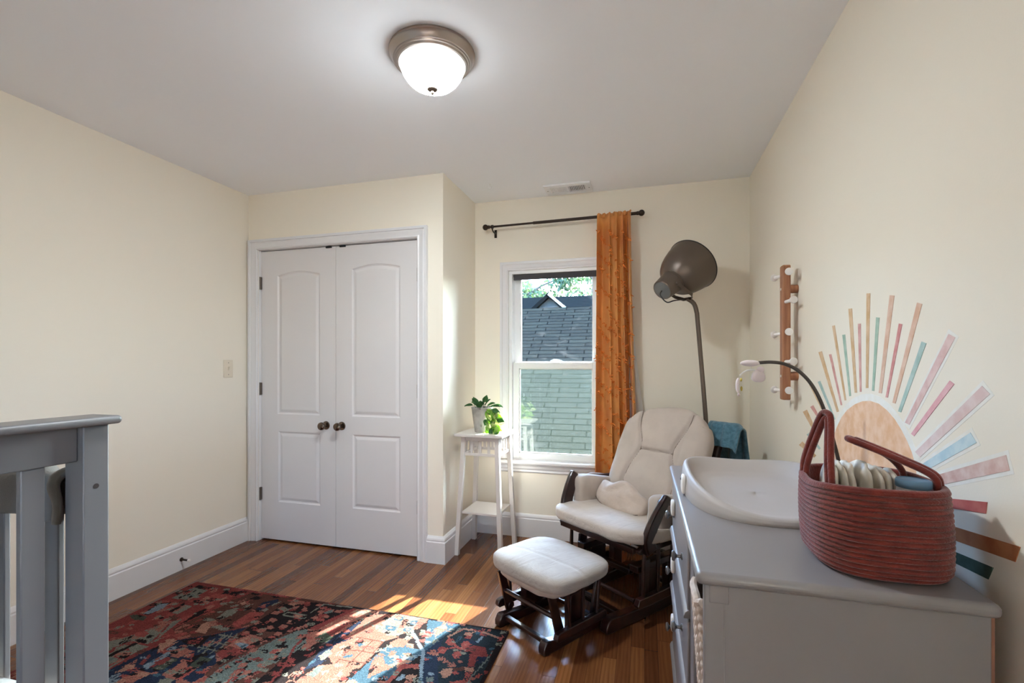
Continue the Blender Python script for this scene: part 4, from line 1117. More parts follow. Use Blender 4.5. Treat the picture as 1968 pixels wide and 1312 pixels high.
def tree(x, y, h, r, m, n, label, seed):
    rt = random.Random(seed)
    t = thing('tree', label, 'tree', (x, y, -3.5), 0, 'trees behind the roofs')
    k = MB()
    pts = [(0, 0, 0), (.1, .05, h * .35), (-.05, .1, h * .6), (.1, 0, h * .9)]
    k.tube(pts, [.22, .17, .12, .03], 9)
    for i in range(9):
        a = i * 2.4; z = h * (.42 + .05 * i)
        k.tube([(0, .05, z), (math.cos(a) * r * .45, math.sin(a) * r * .45, z + r * .28), (math.cos(a) * r * .85, math.sin(a) * r * .85, z + r * .45)], [.07, .045, .015], 6)
    k.build('trunk', M_bark, t)
    k = MB()
    cl = []
    for i in range(26):
        a = rt.uniform(0, 2 * PI); q = rt.random() ** .5 * r
        cl.append((math.cos(a) * q, math.sin(a) * q, h * .68 + rt.uniform(-.36, .34) * h * .8, rt.uniform(.35, .8)))
    for i in range(n):
        c = cl[i % len(cl)]
        p = Vector((rt.gauss(c[0], c[3] * .6), rt.gauss(c[1], c[3] * .6), rt.gauss(c[2], c[3] * .45)))
        s_ = rt.uniform(.07, .14)
        R_ = Euler((rt.uniform(0, 6), rt.uniform(0, 6), rt.uniform(0, 6))).to_matrix()
        v = [k.b.verts.new(p + R_ @ Vector(q)) for q in ((-s_, 0, 0), (0, -s_ * .5, .02), (s_, 0, 0), (0, s_ * .5, .02))]
        k.b.faces.new(v)
    k.build('foliage', m, t, smooth=False)
tree(-4.9, 17.5, 8.6, 2.6, M_leafA, 4200, 'green leafy tree left of the white-edged gable outside the window', 1)
tree(-1.1, 18.0, 9.0, 2.4, M_leafA, 3000, 'thin-leaved tree at the right behind the roofs, sky between its branches', 2)
tree(-2.6, 24.0, 10.0, 3.2, M_leafB, 3200, 'tall deep green tree farthest away, straight behind the gable', 4)
# ------------------------------------------------------------------ plant stand with potted vine
ST = thing('plant_stand', 'tall white plant stand with slatted apron and low shelf by the window', 'plant stand', (-1.035, 3.062, 0), math.radians(-2))
TOPZ = .80
k = MB(); k.box(-.168, -.165, TOPZ - .018, .168, .165, TOPZ); k.build('stand_top', M_stand, ST, bevel=.003)
legs = {}
def legp(sx, sy, z):
    t = 1 - z / TOPZ
    return (sx * (.115 + .038 * t), sy * (.115 + .035 * t), z)
for sx in (-1, 1):
    for sy in (-1, 1):
        k = MB()
        a, b = legp(sx, sy, 0), legp(sx, sy, TOPZ - .018)
        h = .0145
        k.hexa([(a[0] - h, a[1] - h, 0), (a[0] + h, a[1] - h, 0), (a[0] + h, a[1] + h, 0), (a[0] - h, a[1] + h, 0), (b[0] - h, b[1] - h, b[2]), (b[0] + h, b[1] - h, b[2]), (b[0] + h, b[1] + h, b[2]), (b[0] - h, b[1] + h, b[2])])
        k.build('leg', M_stand, ST, bevel=.002)
def rail(z0, z1, name):
    for q in range(4):
        k = MB()
        sx, sy = ((-1, -1), (1, -1), (1, 1), (-1, 1))[q]
        tx, ty = ((1, -1), (1, 1), (-1, 1), (-1, -1))[q]
        a = Vector(legp(sx, sy, (z0 + z1) / 2)); b = Vector(legp(tx, ty, (z0 + z1) / 2))
        d = (b - a).normalized() * .0135
        k.beam(a + d, b - d, .013, z1 - z0)
        k.build(name, M_stand, ST, bevel=.0015)
rail(.752, .7815, 'top_rail'); rail(.655, .672, 'lower_rail')
for q in range(4):
    sx, sy = ((-1, -1), (1, -1), (1, 1), (-1, 1))[q]
    tx, ty = ((1, -1), (1, 1), (-1, 1), (-1, -1))[q]
    for f in (.25, .5, .75):
        a = Vector(legp(sx, sy, .671)).lerp(Vector(legp(tx, ty, .671)), f); b = Vector(legp(sx, sy, .753)).lerp(Vector(legp(tx, ty, .753)), f)
        k = MB(); along = Vector((tx - sx, ty - sy, 0)).normalized()
        k.beam(a, b, .018, .008, up=(-along.y, along.x, 0)); k.build('slat', M_stand, ST, bevel=.001)
k = MB(); q = .128
k.box(-q, -q, .268, q, q, .282); k.build('shelf', M_stand, ST, bevel=.002)

PP = thing('potted_plant', 'trailing heart-leaf vine in a weathered birch-look pot on the white stand', 'potted plant', (-1.062, 3.045, TOPZ))
k = MB(); k.lathe([(0, .0), (.048, 0), (.050, .004), (.0715, .160), (.0735, .163), (.0735, .167), (.069, .168), (.067, .150), (0, .150)], 40); k.build('pot', M_pot, PP, ang=30)
k = MB(); k.lathe([(0, .156), (.03, .157), (.0665, .152), (.0665, .1495), (0, .1495)], 24); k.build('soil', M_soil, PP)
def leaf(k, base, dirv, up, L, W, curl=.25):
    d = Vector(dirv).normalized(); u = Vector(up); s = d.cross(u).normalized(); u = s.cross(d).normalized()
    n = 7
    prof = [(0, .0), (.08, .55), (.22, .95), (.4, 1.0), (.6, .8), (.8, .45), (1.0, 0.0)]
    rows = []
    for t, w_ in prof:
        tb = t - (.10 if w_ > .5 and t < .15 else 0)
        c = Vector(base) + d * L * t - u * curl * L * t * t
        row = []
        for v in (-1, -.5, 0, .5, 1):
            row.append(k.b.verts.new(c + s * (W / 2 * w_ * v) + u * (abs(v) ** 1.5 * W * .18) - d * (L * .09 * abs(v) if t < .15 else 0)))
        rows.append(row)
    for a, b in zip(rows, rows[1:]):
        for i in range(4):
            k.b.faces.new((a[i], a[i + 1], b[i + 1], b[i]))
rp = random.Random(8)
kA, kB, kC = MB(), MB(), MB()
class _S:
    def tube(s, *a):
        q = MB(); q.tube(*a); q.build('stem', M_stem, PP)
kS = _S()
def stem_leaf(k, root, tip, d, L, W, up=(0, -.4, 1)):
    root, tip = Vector(root), Vector(tip)
    mid = (root + tip) / 2 + Vector((0, 0, .012))
    kS.tube([root, mid, tip], .0014, 5)
    leaf(k, tip, d, up, L, W)
for r0, tp, d, L, W in [((-.03, -.02, .156), (-.062, -.03, .178), (-.9, -.3, .1), .05, .042), ((-.02, -.03, .156), (-.036, -.02, .185), (-.2, -.2, .9), .055, .046),
        ((-.01, -.02, .156), (-.02, -.04, .17), (-.3, -.6, .75), .06, .05), ((0, -.02, .156), (.005, -.045, .168), (.1, -.5, .85), .062, .052),
        ((.01, 0, .156), (.02, -.02, .195), (.25, -.2, .9), .06, .046), ((.02, 0, .156), (.032, -.015, .185), (.5, -.3, .8), .055, .045),
        ((.03, .01, .156), (.05, -.01, .178), (.8, -.2, .5), .052, .044), ((-.035, .02, .156), (-.05, .02, .19), (-.6, .2, .7), .05, .04), ((.0, .03, .156), (.01, .035, .2), (.1, .3, .9), .05, .044)]:
    stem_leaf(kA, r0, tp, d, L, W)
for r0, tp, d, L, W in [((.045, 0, .156), (.075, -.02, .172), (.9, -.15, .25), .062, .042), ((.05, 0, .155), (.07, -.04, .145), (.75, -.4, .05), .055, .05), ((.05, -.01, .15), (.095, -.05, .125), (.8, -.3, -.25), .05, .042)]:
    stem_leaf(kA, r0, tp, d, L, W)
for v in range(6):
    sp = (v - 1.2) * .0145
    P_ = [Vector((.048, -.02 - .006 * v, .156))]
    for i in range(1, 9):
        P_.append(Vector((.062 + sp + .0025 * i + .016 * math.sin(v * 2.2 + i * .6), -.05 - .006 * v - .004 * math.cos(i), .166 - .0205 * i + .002 * v)))
    kS.tube(P_, .0014, 5)
    for i in range(1, 9):
        kk = (kB, kC, kB, kB, kC, kA)[(i * 2 + 3 * v) % 6]
        a = rp.uniform(-2.4, .7)
        leaf(kk, P_[i], (math.cos(a), -.35 + rp.uniform(-.3, .2), math.sin(a) * .8 - .2), (rp.uniform(-.3, .3), -.9, .5), rp.uniform(.038, .054), rp.uniform(.03, .04))
for p, d in (((.092, -.02, .176), (.95, -.1, .12)), ((.085, -.045, .150), (.9, -.3, -.05)), ((.098, -.03, .122), (.9, -.2, -.35))):
    stem_leaf(kA, (.05, 0, .155), p, d, .062, .044)
kA.build('foliage', M_plantA, PP, ang=80, solid=.0006); kB.build('variegated_foliage', M_plantB, PP, ang=80, solid=.0006); kC.build('pale_foliage', M_plantC, PP, ang=80, solid=.0006)

# ------------------------------------------------------------------ glider chair
ANG = math.radians(-33.4)
ANGC = math.radians(-38.4)
CH = thing('glider_chair', 'beige cushioned glider rocking chair with dark mahogany frame', 'armchair', (-.1035, 2.642, 0), ANGC)
def smooth_path(pts, n=6):
    out = []
    P = [Vector(p) for p in pts]
    P = [P[0] * 2 - P[1]] + P + [P[-1] * 2 - P[-2]]
    for i in range(1, len(P) - 2):
        for j in range(n):
            t = j / n
            a, b, c, d = P[i - 1:i + 3]
            out.append(.5 * ((2 * b) + (c - a) * t + (2 * a - 5 * b + 4 * c - d) * t * t + (3 * b - a - 3 * c + d) * t ** 3))
    out.append(P[-2])
    return out
def ribbon_poly(path, widths):
    """2D outline of a bar that follows a path with varying width"""
    L, R = [], []
    n = len(path)
    for i, p in enumerate(path):
        t = (path[min(n - 1, i + 1)] - path[max(0, i - 1)]).normalized()
        nn = Vector((-t.y, t.x))
        f = i / (n - 1) * (len(widths) - 1)
        a = int(min(f, len(widths) - 2)); w = widths[a] + (widths[a + 1] - widths[a]) * (f - a)
        L.append(tuple(p + nn * w / 2)); R.append(tuple(p - nn * w / 2))
    return L + R[::-1]
def runner_poly(y0, y1, h, toe):
    return [(y0, .004), (y0 - .002, .03), (y0 + .012, .055), (y0 + toe * .4, h + .008), (y0 + toe, h + .004), ((y0 + y1) / 2 - .05, h - .006), ((y0 + y1) / 2 + .05, h - .006), (y1 - toe, h), (y1 - .01, h - .015), (y1, .03), (y1 - .004, .004), (y1 - toe, 0), (y0 + toe, 0)]
for sx in (-1, 1):
    k = MB(); k.prism(runner_poly(-.362, .34, .062, .09), 'x', sx * .185 - .024, sx * .185 + .024); k.build('runner', M_mahog, CH, bevel=.005)
    k = MB(); k.box(sx * .185 - .022, -.085, .055, sx * .185 + .022, .03, .235); k.build('base_post', M_mahog, CH, bevel=.004)
    k = MB(); k.box(sx * .185 - .02, .10, .055, sx * .185 + .02, .17, .235); k.build('base_post', M_mahog, CH, bevel=.004)
    k = MB(); k.box(sx * .185 - .026, -.15, .233, sx * .185 + .026, .24, .268); k.build('base_rail', M_mahog, CH, bevel=.005)
    X = sx * .252
    k = MB(); k.prism([(-.20, .098), (-.215, .112), (-.20, .142), (.25, .142), (.265, .125), (.25, .098)], 'x', X - .015, X + .015); k.build('lower_rail', M_mahog, CH, bevel=.004)
    for y in (-.16, -.05, .06, .17):
        k = MB(); k.tube([(X, y, .14), (X, y + .004, .25), (X, y + .008, .366)], [.0085, .0105, .0085], 10); k.build('spindle', M_mahog, CH)
    for y in (-.12, .16):
        k = MB(); k.beam((sx * .225, y, .10), (sx * .225, y + .02, .30), .014, .042, up=(0, 1, 0)); k.build('swing_arm', M_mahog, CH, bevel=.003)
    # side rail of the seat, S-shaped arm panel, arm rail, back post
    k = MB(); k.prism([(-.215, .362), (-.222, .38), (-.20, .392), (.27, .388), (.28, .37), (.27, .36)], 'x', sx * .268 - .014, sx * .268 + .014); k.build('seat_side_rail', M_mahog, CH, bevel=.004)
    pth = [Vector((p.x, p.y)) for p in smooth_path([(-.150, .365, 0), (-.168, .42, 0), (-.165, .48, 0), (-.140, .54, 0), (-.112, .59, 0), (-.090, .635, 0)])]
    k = MB(); k.prism(ribbon_poly(pth, [.070, .080, .078, .072, .070, .066, .046]), 'x', -.014, .014)
    for v_ in k.b.verts: v_.co.x += sx * ((.290 if sx > 0 else .276) + (.05 if sx > 0 else .022) * max(0, (v_.co.z - .40) / .24) ** 1.3)
    k.build('arm_panel', M_mahog, CH, bevel=.009, seg=3)
    k = MB(); k.beam((sx * .300, -.10, .590), (sx * .300, .36, .560), .026, .03); k.build('arm_rail', M_mahog, CH, bevel=.006)
    k = MB(); k.beam((sx * .268, .235, .36), (sx * .268, .51, .885), .034, .04, up=(0, 1, 0)); k.build('back_post', M_mahog, CH, bevel=.008)
k = MB(); k.box(-.15, -.245, .03, .15, -.215, .055); k.build('stretcher', M_mahog, CH, bevel=.004)
k = MB(); k.box(-.15, .24, .03, .15, .27, .055); k.build('stretcher', M_mahog, CH, bevel=.004)
k = MB(); k.box(-.15, -.14, .205, .15, -.105, .232); k.build('cross_beam', M_mahog, CH, bevel=.004)
k = MB(); k.box(-.15, .19, .205, .15, .22, .232); k.build('cross_beam', M_mahog, CH, bevel=.004)
k = MB(); k.tube([(-.225, -.19, .12), (.225, -.19, .12)], .010, 10); k.build('cross_rod', M_mahog, CH)
k = MB(); k.box(-.255, -.238, .362, .255, -.214, .392); k.build('seat_front_rail', M_mahog, CH, bevel=.004)
k = MB(); k.box(-.27, .24, .355, .27, .266, .395); k.build('seat_back_rail', M_mahog, CH, bevel=.004)
k = MB(); k.beam((-.29, .505, .872), (.29, .505, .872), .034, .05, up=(0, .45, .9)); k.build('back_rail', M_mahog, CH, bevel=.008)
# seat cushion
def seatfn(v):
    x, y, z = v
    zz = z
    rx = 1 - (abs(x) / .31) ** 4
    top = z > 0
    if top:
        zz += .008 * rx * (1 - (y / .28) ** 2) - .006 * math.exp(-((x - .02) ** 2 + (y + .13) ** 2) / .0016) + .003 * wob(x * 14, y * 14, 1.0)
    if y < -.2 and not top:
        zz += .004 * wob(x * 20, z * 20, .3)
    # the front edge dips in the middle and rounds at the corners
    yy = y + (.05 * (abs(x) / .31) ** 5 if y < -.1 else 0)
    return Vector((x - .008, yy - .022, zz + .432 - .012 * (yy / .28)))
k = MB(); k.pillow(.668, .55, .078, (36, 32, 8), 5.2, seatfn); k.build('seat_cushion', M_seat_lit, CH, ang=80)
# back cushion: side bolsters, head panel and lumbar panel divided by stitched seams
A0, A1 = Vector((0, .225, .425)), Vector((0, .475, .935))
along = (A1 - A0); BL = along.length; along.normalize()
nor = Vector((0, -along.z, along.y))          # towards the sitter
def seamx(t):                                 # half distance between the vertical seams, t 0 bottom .. 1 top
    return .165 - .055 * math.exp(-((t - .58) / .16) ** 2) + .035 * max(0, t - .7)
def backfn(v):
    x, n_, w_ = v.x, v.y, v.z
    t = w_ / (BL + .06) + .5
    # outline: tapering shoulders
    sh = 1.0 - .17 * max(0, (t - .70) / .30) ** 1.6 - .05 * max(0, (.25 - t) / .25)
    x2 = x * sh
    d = 0
    if n_ > 0:
        s = abs(abs(x2) - seamx(t))
        g = math.exp(-(s / .010) ** 2)
        d -= .016 * g
        if abs(x2) < seamx(t):
            s2 = abs(t - .56 + .012 * math.cos(x2 * 14))
            d -= .016 * math.exp(-(s2 / .014) ** 2) * min(1, (seamx(t) - abs(x2)) / .02 + .4)
            d += .014 * (1 - (x2 / seamx(t)) ** 2) * (1 if t > .56 else .55)
        else:
            d += .016 * max(0, 1 - ((abs(x2) - .225) / .065) ** 2)
        d += .0035 * wob(x2 * 16, w_ * 16, .5)
    zz = w_ + (.008 * wob(x * 8, 1, 2) if t > .9 else 0)
    if t > .85:
        zz -= .018 * (abs(x) / .3) ** 2
    return A0 + along * (zz + BL / 2 - .005) + nor * (n_ + d + .075) + Vector((x2 + .01, 0, 0))
k = MB(); k.pillow(.60, .115, BL + .06, (84, 10, 84), 4.0, backfn); k.build('back_cushion', M_linen, CH, ang=80)
k = MB()
def onback(x, t, off=.0):
    w_ = (t - .5) * (BL + .06)
    return A0 + along * (w_ + BL / 2 - .005) + nor * (.1155 + off) + Vector((x + .01, 0, 0))
for sx in (-1, 1):
    k.tube([onback(sx * seamx(t), t) for t in [.06 + .88 * i / 40 for i in range(41)]], .0022, 6)
k.tube([onback(x, .56 - .012 * math.cos(x * 14)) for x in [-.108 + .216 * i / 20 for i in range(21)]], .0022, 6)
k.build('seam', M_seam, CH)
# padded arms hung over the rails
for sx in (-1, 1):
    def armfn(v, sx=sx):
        x, y, z = v
        sag = .010 * wob(y * 22, z * 22, sx)
        zt = z * (1 - .12 * (y + .17) / .34)
        return Vector((x + sx * .272 - sx * (.012 * math.sin((z + .1) * 14)) + sag * .6, y + .085, zt + .515 - .055 * (y + .17) / .34))
    k = MB(); k.pillow(.088, .385, .225, (8, 28, 22), 5.0, armfn); k.build('arm_pad', M_linen2, CH, ang=80)
    def outfn(v, sx=sx):
        x, y, z = v
        return Vector((x + sx * .338 + .012 * wob(y * 30, z * 14, 2), y + .12 + (z) * -.12, z + .45 + .012 * wob(y * 18, 1, 1)))
    k = MB(); k.pillow(.042, .30, .27, (6, 26, 26), 4.0, outfn); k.build('arm_pad_skirt', M_linen2, CH, ang=80)

PW = thing('lumbar_cushion', 'small rumpled beige cushion lying on the glider seat', 'cushion', (-.1035, 2.642, 0), ANGC)
def lumfn(v):
    x, y, z = v
    cr = .010 * wob(x * 26, z * 30, 1.2) * (1 if z > 0 else .5)
    ear = .022 * max(0, (z / .075)) * math.sin(x * 30 + 1)
    y2 = y + cr + .018 * (1 - (x / .19) ** 2) * (-1 if y < 0 else 0)
    P = Vector((x - .035, y2, z + ear * .6))
    a = .50
    yy = P.y * math.cos(a) + P.z * math.sin(a); zz = -P.y * math.sin(a) + P.z * math.cos(a)
    return Vector((P.x, yy + .015 + P.x * -.10, zz + .512 + P.x * -.06))
k = MB(); k.pillow(.365, .10, .165, (40, 10, 26), 2.8, lumfn); k.build('cushion_cover', M_pillowc, PW, ang=80)
def lumpipe(f):
    return lumfn(Vector(f))
k = MB(); k.tube([lumfn(Vector((x, -.030, -.074 + .004 * abs(x / .17) ** 3 * 8))) for x in [-.165 + .33 * i / 24 for i in range(25)]], .0024, 6); k.build('piping', M_seam, PW)

BK = MB()
def blk(u, v):
    # over the back rail: front flap, ridge, long rear drop
    s = v * .62
    wv = .006 * math.sin(u * 17 + v * 3)
    if s < .12:
        p = Vector((0, .505 - .028 - (.12 - s) * .30, .902 - (.12 - s) * .78))
    elif s < .20:
        a = (s - .12) / .08 * PI
        p = Vector((0, .508 - .030 * math.cos(a), .902 + .030 * math.sin(a)))
    else:
        p = Vector((0, .538 + (s - .2) * .10, .902 - (s - .2)))
    return p + Vector((.195 + u * .200 + .02 * (v - .4) + wv, wv + .012 * math.sin(u * 9) * v, -.05 * max(0, u - .75) * 2))
BK.grid(blk, 26, 60)
bk = BK.build('knit_blanket', M_teal, ang=80, solid=.010, loc=(-.1035, 2.642, 0)); bk.rotation_euler = (0, 0, ANGC)
tag(bk, 'blue waffle-knit blanket hung over the back of the glider', 'blanket')

# ------------------------------------------------------------------ ottoman
OT = thing('glider_ottoman', 'beige cushioned gliding footstool with dark mahogany base in front of the glider', 'footstool', (-.437, 2.263, 0), ANG)
for sx in (-1, 1):
    k = MB(); k.prism(runner_poly(-.212, .20, .05, .06), 'x', sx * .15 - .02, sx * .15 + .02); k.build('runner', M_mahog, OT, bevel=.005)
    k = MB(); k.box(sx * .15 - .02, -.045, .045, sx * .15 + .02, .05, .215); k.build('base_post', M_mahog, OT, bevel=.004)
    k = MB(); k.box(sx * .15 - .024, -.10, .213, sx * .15 + .024, .11, .238); k.build('base_rail', M_mahog, OT, bevel=.005)
    X = sx * .195
    k = MB(); k.prism([(-.165, .062), (-.178, .075), (-.172, .096), (-.155, .102), (.15, .102), (.165, .09), (.165, .07), (.15, .062)], 'x', X + sx * .004 - .013, X + sx * .004 + .013); k.build('lower_rail', M_mahog, OT, bevel=.004)
    for y, yt in ((-.085, -.10), (.005, .005), (.10, .12)):
        k = MB(); k.tube([(X + sx * .004, y, .10), (X + sx * .004, (y + yt) / 2, .18), (X + sx * .004, yt, .262)], [.0075, .0095, .0075], 10); k.build('spindle', M_mahog, OT)
    for y0_, y1_ in ((-.112, -.175), (.105, .15)):
        k = MB(); k.beam((sx * .172, y0_, .048), (sx * .172, y1_, .258), .015, .05, up=(0, 1, 0), d2=.036)
        k.tube([(sx * .160, y0_, .068), (sx * .19, y0_, .068)], .018, 14); k.build('swing_arm', M_mahog, OT, bevel=.003)
    k = MB(); k.box(X - .012, -.18, .255, X + .012, .155, .282); k.build('seat_side_rail', M_mahog, OT, bevel=.003)
for y in (-.17, .15):
    k = MB(); k.box(-.13, y - .012, .03, .13, y + .012, .05); k.build('stretcher', M_mahog, OT, bevel=.004)
for y in (-.145, .13):
    k = MB(); k.tube([(-.17, y, .148), (.17, y, .148)], .011, 10); k.build('cross_rod', M_mahog, OT)
def ottfn(v):
    x, y, z = v
    top = z > 0
    zz = z + (.010 * (1 - (x / .24) ** 2) * (1 - (y / .2) ** 2) + .002 * wob(x * 22, y * 14, 1) if top else 0)
    if top:
        zz -= .003 * math.exp(-((y + .045 - x * .1) / .006) ** 2)
    return Vector((x * (1 + .02 * (z / .04)) + .035, y - .045, zz + .320))
k = MB(); k.pillow(.482, .405, .080, (44, 40, 10), 4.6, ottfn); k.build('seat_cushion', M_seat_dim, OT, ang=80)
def skirt(v):
    x, y, z = v
    return Vector((x + .03, y - .045, z * (1 + .4 * (1 - (x / .2) ** 2) if z < 0 else 1) + .276 + .003 * wob(x * 40, y * 40, 1)))
k = MB(); k.pillow(.40, .350, .045, (30, 26, 8), 5.0, skirt); k.build('cushion_underside', M_linen2, OT, ang=80)

# ------------------------------------------------------------------ floor lamp
M_endplate = mat('lamp_end_plate', rgb(92, 92, 92), .6, .3)
FL = thing('floor_lamp', 'dark bronze floor lamp with large dome shade behind the glider', 'floor lamp', (.415, 3.06, 0))
LO = Vector((.415, 3.06, 0))
k = MB(); k.lathe([(0, 0), (.13, 0), (.132, .004), (.130, .018), (.124, .022), (.03, .026), (.018, .032), (.014, .05), (0, .05)], 48); k.build('base', M_lampm, FL)
axis = Vector((.585, .579, .57)).normalized()
E0 = Vector((.098, 2.882, 1.686)) - LO
pole = smooth_path([Vector((0, 0, .03)), Vector((-.03, -.002, .5)), Vector((-.062, -.005, .97)), Vector((-.104, -.008, 1.50)), Vector((-.112, -.010, 1.575)), Vector((-.128, -.012, 1.625)), Vector((-.165, -.016, 1.655))], 8)
k = MB(); k.tube(pole, .0128, 14); k.build('pole', M_lampm, FL)
Mx = Matrix.Translation(E0) @ axis.to_track_quat('Z', 'Y').to_matrix().to_4x4()
k = MB(); k.lathe([(0, .003), (.050, .003), (.057, .0), (.060, .004), (.063, .03), (.068, .085), (.0695, .095), (.068, .10), (.066, .10), (.05, .09)], 48, Mx); k.build('socket_housing', M_lampm, FL, ang=30)
k = MB(); k.lathe([(0, .0015), (.053, .0015), (.053, .004), (0, .004)], 40, Mx); k.build('end_plate', M_endplate, FL)
k = MB()
outer = [(.064, .096), (.071, .098), (.073, .102), (.071, .107), (.080, .114), (.100, .130), (.118, .152), (.132, .180), (.143, .215), (.151, .250), (.157, .285), (.160, .308)]
k.lathe(outer + [(.158, .309)] + [(r - .0025, t) for r, t in outer[::-1][:-4]], 72, Mx); k.build('lamp_shade', M_lampm, FL, ang=35)
k = MB()
for i in range(72):
    pass
ringp = [Mx @ Vector((.160 * math.cos(2 * PI * i / 72), .160 * math.sin(2 * PI * i / 72), .309)) for i in range(73)]
k.tube(ringp, .0032, 8, caps=False); k.build('rim', M_rubber, FL)
k = MB(); k.lathe([(0, .09), (.018, .09), (.02, .13), (.034, .17), (.036, .19), (.028, .21), (0, .22)], 24, Mx); k.build('bulb', M_lampin, FL)
h = axis.cross(Vector((0, 0, 1))).normalized()
P_ = E0 + axis * .062
Q_ = pole[-1]
k = MB()
for s_ in (-1, 1):
    a = P_ + h * s_ * .070; b = Q_ + h * s_ * .060
    k.beam(a, a.lerp(b, .82), .020, .004, up=h)
    k.beam(a.lerp(b, .80), Q_ + h * s_ * .030 + (Q_ - P_).normalized() * .004, .020, .004, up=h)
    k.tube([a - h * s_ * .006, a + h * s_ * .008], .011, 12)
k.beam(Q_ + h * .034 + (Q_ - P_).normalized() * .004, Q_ - h * .034 + (Q_ - P_).normalized() * .004, .020, .004, up=(Q_ - P_).normalized()); k.build('yoke', M_lampm, FL, bevel=.001)
k = MB(); c0 = E0 - axis * .002
k.tube(smooth_path([c0, c0 - axis * .02 + Vector((.004, 0, -.016)), c0 + Vector((.028, -.004, -.068)), c0 + axis * .03 + Vector((.055, -.01, -.075)), Q_ + Vector((-.01, 0, -.004))], 6), .0036, 8); k.build('cord', M_rubber, FL)

# ------------------------------------------------------------------ dresser
DR = thing('dresser', 'long grey dresser with round pewter knobs along the right wall', 'dresser', (0, 0, 0))
DT = .83
fx, bx, ny_, fy_ = .118, .608, 1.062, 2.115
k = MB()
k.box(.103, 1.043, DT - .026, .616, 2.130, DT); k.build('top', M_grey, DR, bevel=.011, seg=4)
k = MB(); k.box(fx + .012, ny_ + .001, 0, bx, ny_ + .019, DT - .026); k.build('side_panel', M_grey, DR, bevel=.002)
k = MB(); k.box(fx + .012, fy_ - .019, 0, bx, fy_ - .001, DT - .026); k.build('side_panel', M_grey, DR, bevel=.002)
k = MB(); k.box(bx, ny_ + .004, .02, bx + .006, fy_ - .004, DT - .027); k.build('back_board', M_backing, DR, smooth=False)
k = MB(); k.box(fx + .002, ny_ - .002, 0, fx + .042, ny_ + .022, DT - .026); k.build('corner_stile', M_grey, DR, bevel=.003)
k = MB(); k.box(fx + .012, ny_ - .004, DT - .066, fx + .050, ny_ + .001, DT - .026); k.build('corner_block', M_grey, DR, bevel=.002)
k = MB(); k.box(fx + .001, 1.272, 0, fx + .03, 1.352, DT - .026); k.build('stile', M_grey, DR, bevel=.003)
k = MB(); k.box(fx + .001, fy_ - .05, 0, fx + .03, fy_ + .002, DT - .026); k.build('stile', M_grey, DR, bevel=.003)
k = MB(); k.box(fx + .03, 1.28, .08, bx, 1.298, DT - .026); k.build('partition', M_grey, DR, smooth=False)
k = MB(); k.box(fx + .025, ny_ + .019, .08, bx, 1.28, .098); k.build('shelf', M_grey, DR, smooth=False)
k = MB(); k.box(fx + .025, ny_ + .019, .425, bx, 1.28, .443); k.build('shelf', M_grey, DR, smooth=False)
k = MB(); k.box(fx + .012, ny_ + .019, .0, fx + .03, fy_ - .019, .08); k.build('plinth', M_grey, DR, smooth=False)
k = MB(); k.box(fx + .022, 1.352, .08, fx + .03, fy_ - .05, DT - .026); k.build('gap_shade_sheet', M_black, DR, smooth=False)  # black sheet that paints the shade in the gaps between drawers
for i, (z0, z1, zk) in enumerate(((.578, .792, .672), (.352, .566, .455), (.10, .340, .235))):
    k = MB(); k.box(fx - .006, 1.358, z0, fx + .02, 2.062, z1)
    dw = k.build('drawer', M_grey, DR, bevel=.004)
    # protruding moulded lower lip
    k = MB(); k.prism([(fx - .005, z0 + .018), (fx - .012, z0 + .012), (fx - .016, z0 + .002), (fx - .016, z0 - .004), (fx, z0 - .004), (fx, z0 + .018)], 'y', 1.356, 2.064); k.build('drawer_lip', M_grey, dw, bevel=.001)
    for y in (1.535, 1.945):
        k = MB(); k.lathe([(0, 0), (.0105, 0), (.0105, .003), (.0055, .006), (.005, .016), (.009, .02), (.0155, .023), (.016, .027), (.013, .031), (0, .033)], 22, Matrix.Translation((fx - .006, y, zk)) @ Matrix.Rotation(-PI / 2, 4, 'Y')); k.build('knob', M_pewter, dw)
    k = MB(); k.pillow(.016, .042, .058, (6, 10, 12), 4.0, lambda v: v + Vector((fx - .0135, 1.90, zk + .042))); k.build('child_latch', M_whitep, dw)

WB = thing('woven_basket', 'pale woven basket stuffed in the open end of the dresser', 'basket', (0, 0, 0))
k = MB()
def wbk(u, v):
    a = 2 * PI * u
    e = 5.0
    c, s_ = math.cos(a), math.sin(a)
    r = 1 / (abs(c) ** e + abs(s_) ** e) ** (1 / e)
    z = .4445 + .285 * v
    bul = 1 + .02 * math.sin(v * PI * 14) * (1 if math.sin(u * 2 * PI * 22 + (int(v * 14) % 2) * PI) > 0 else -1)
    fl = .92 + .08 * v
    return Vector((.335 + r * c * .222 * fl * bul, 1.174 + r * s_ * .083 * fl * bul, z))
k.grid(wbk, 130, 70, cu=True); k.build('basket_body', M_wick, WB, ang=80, solid=.006)
k = MB(); k.tube([Vector((.335 + .222 * c, 1.174 + .084 * s_, .732 + .004 * math.sin(i * 1.9))) for i, (c, s_) in enumerate((math.copysign(abs(math.cos(a)) ** .4, math.cos(a)), math.copysign(abs(math.sin(a)) ** .4, math.sin(a))) for a in [2 * PI * j / 60 for j in range(61)])], .009, 8, caps=False); k.build('rim', M_wick, WB)

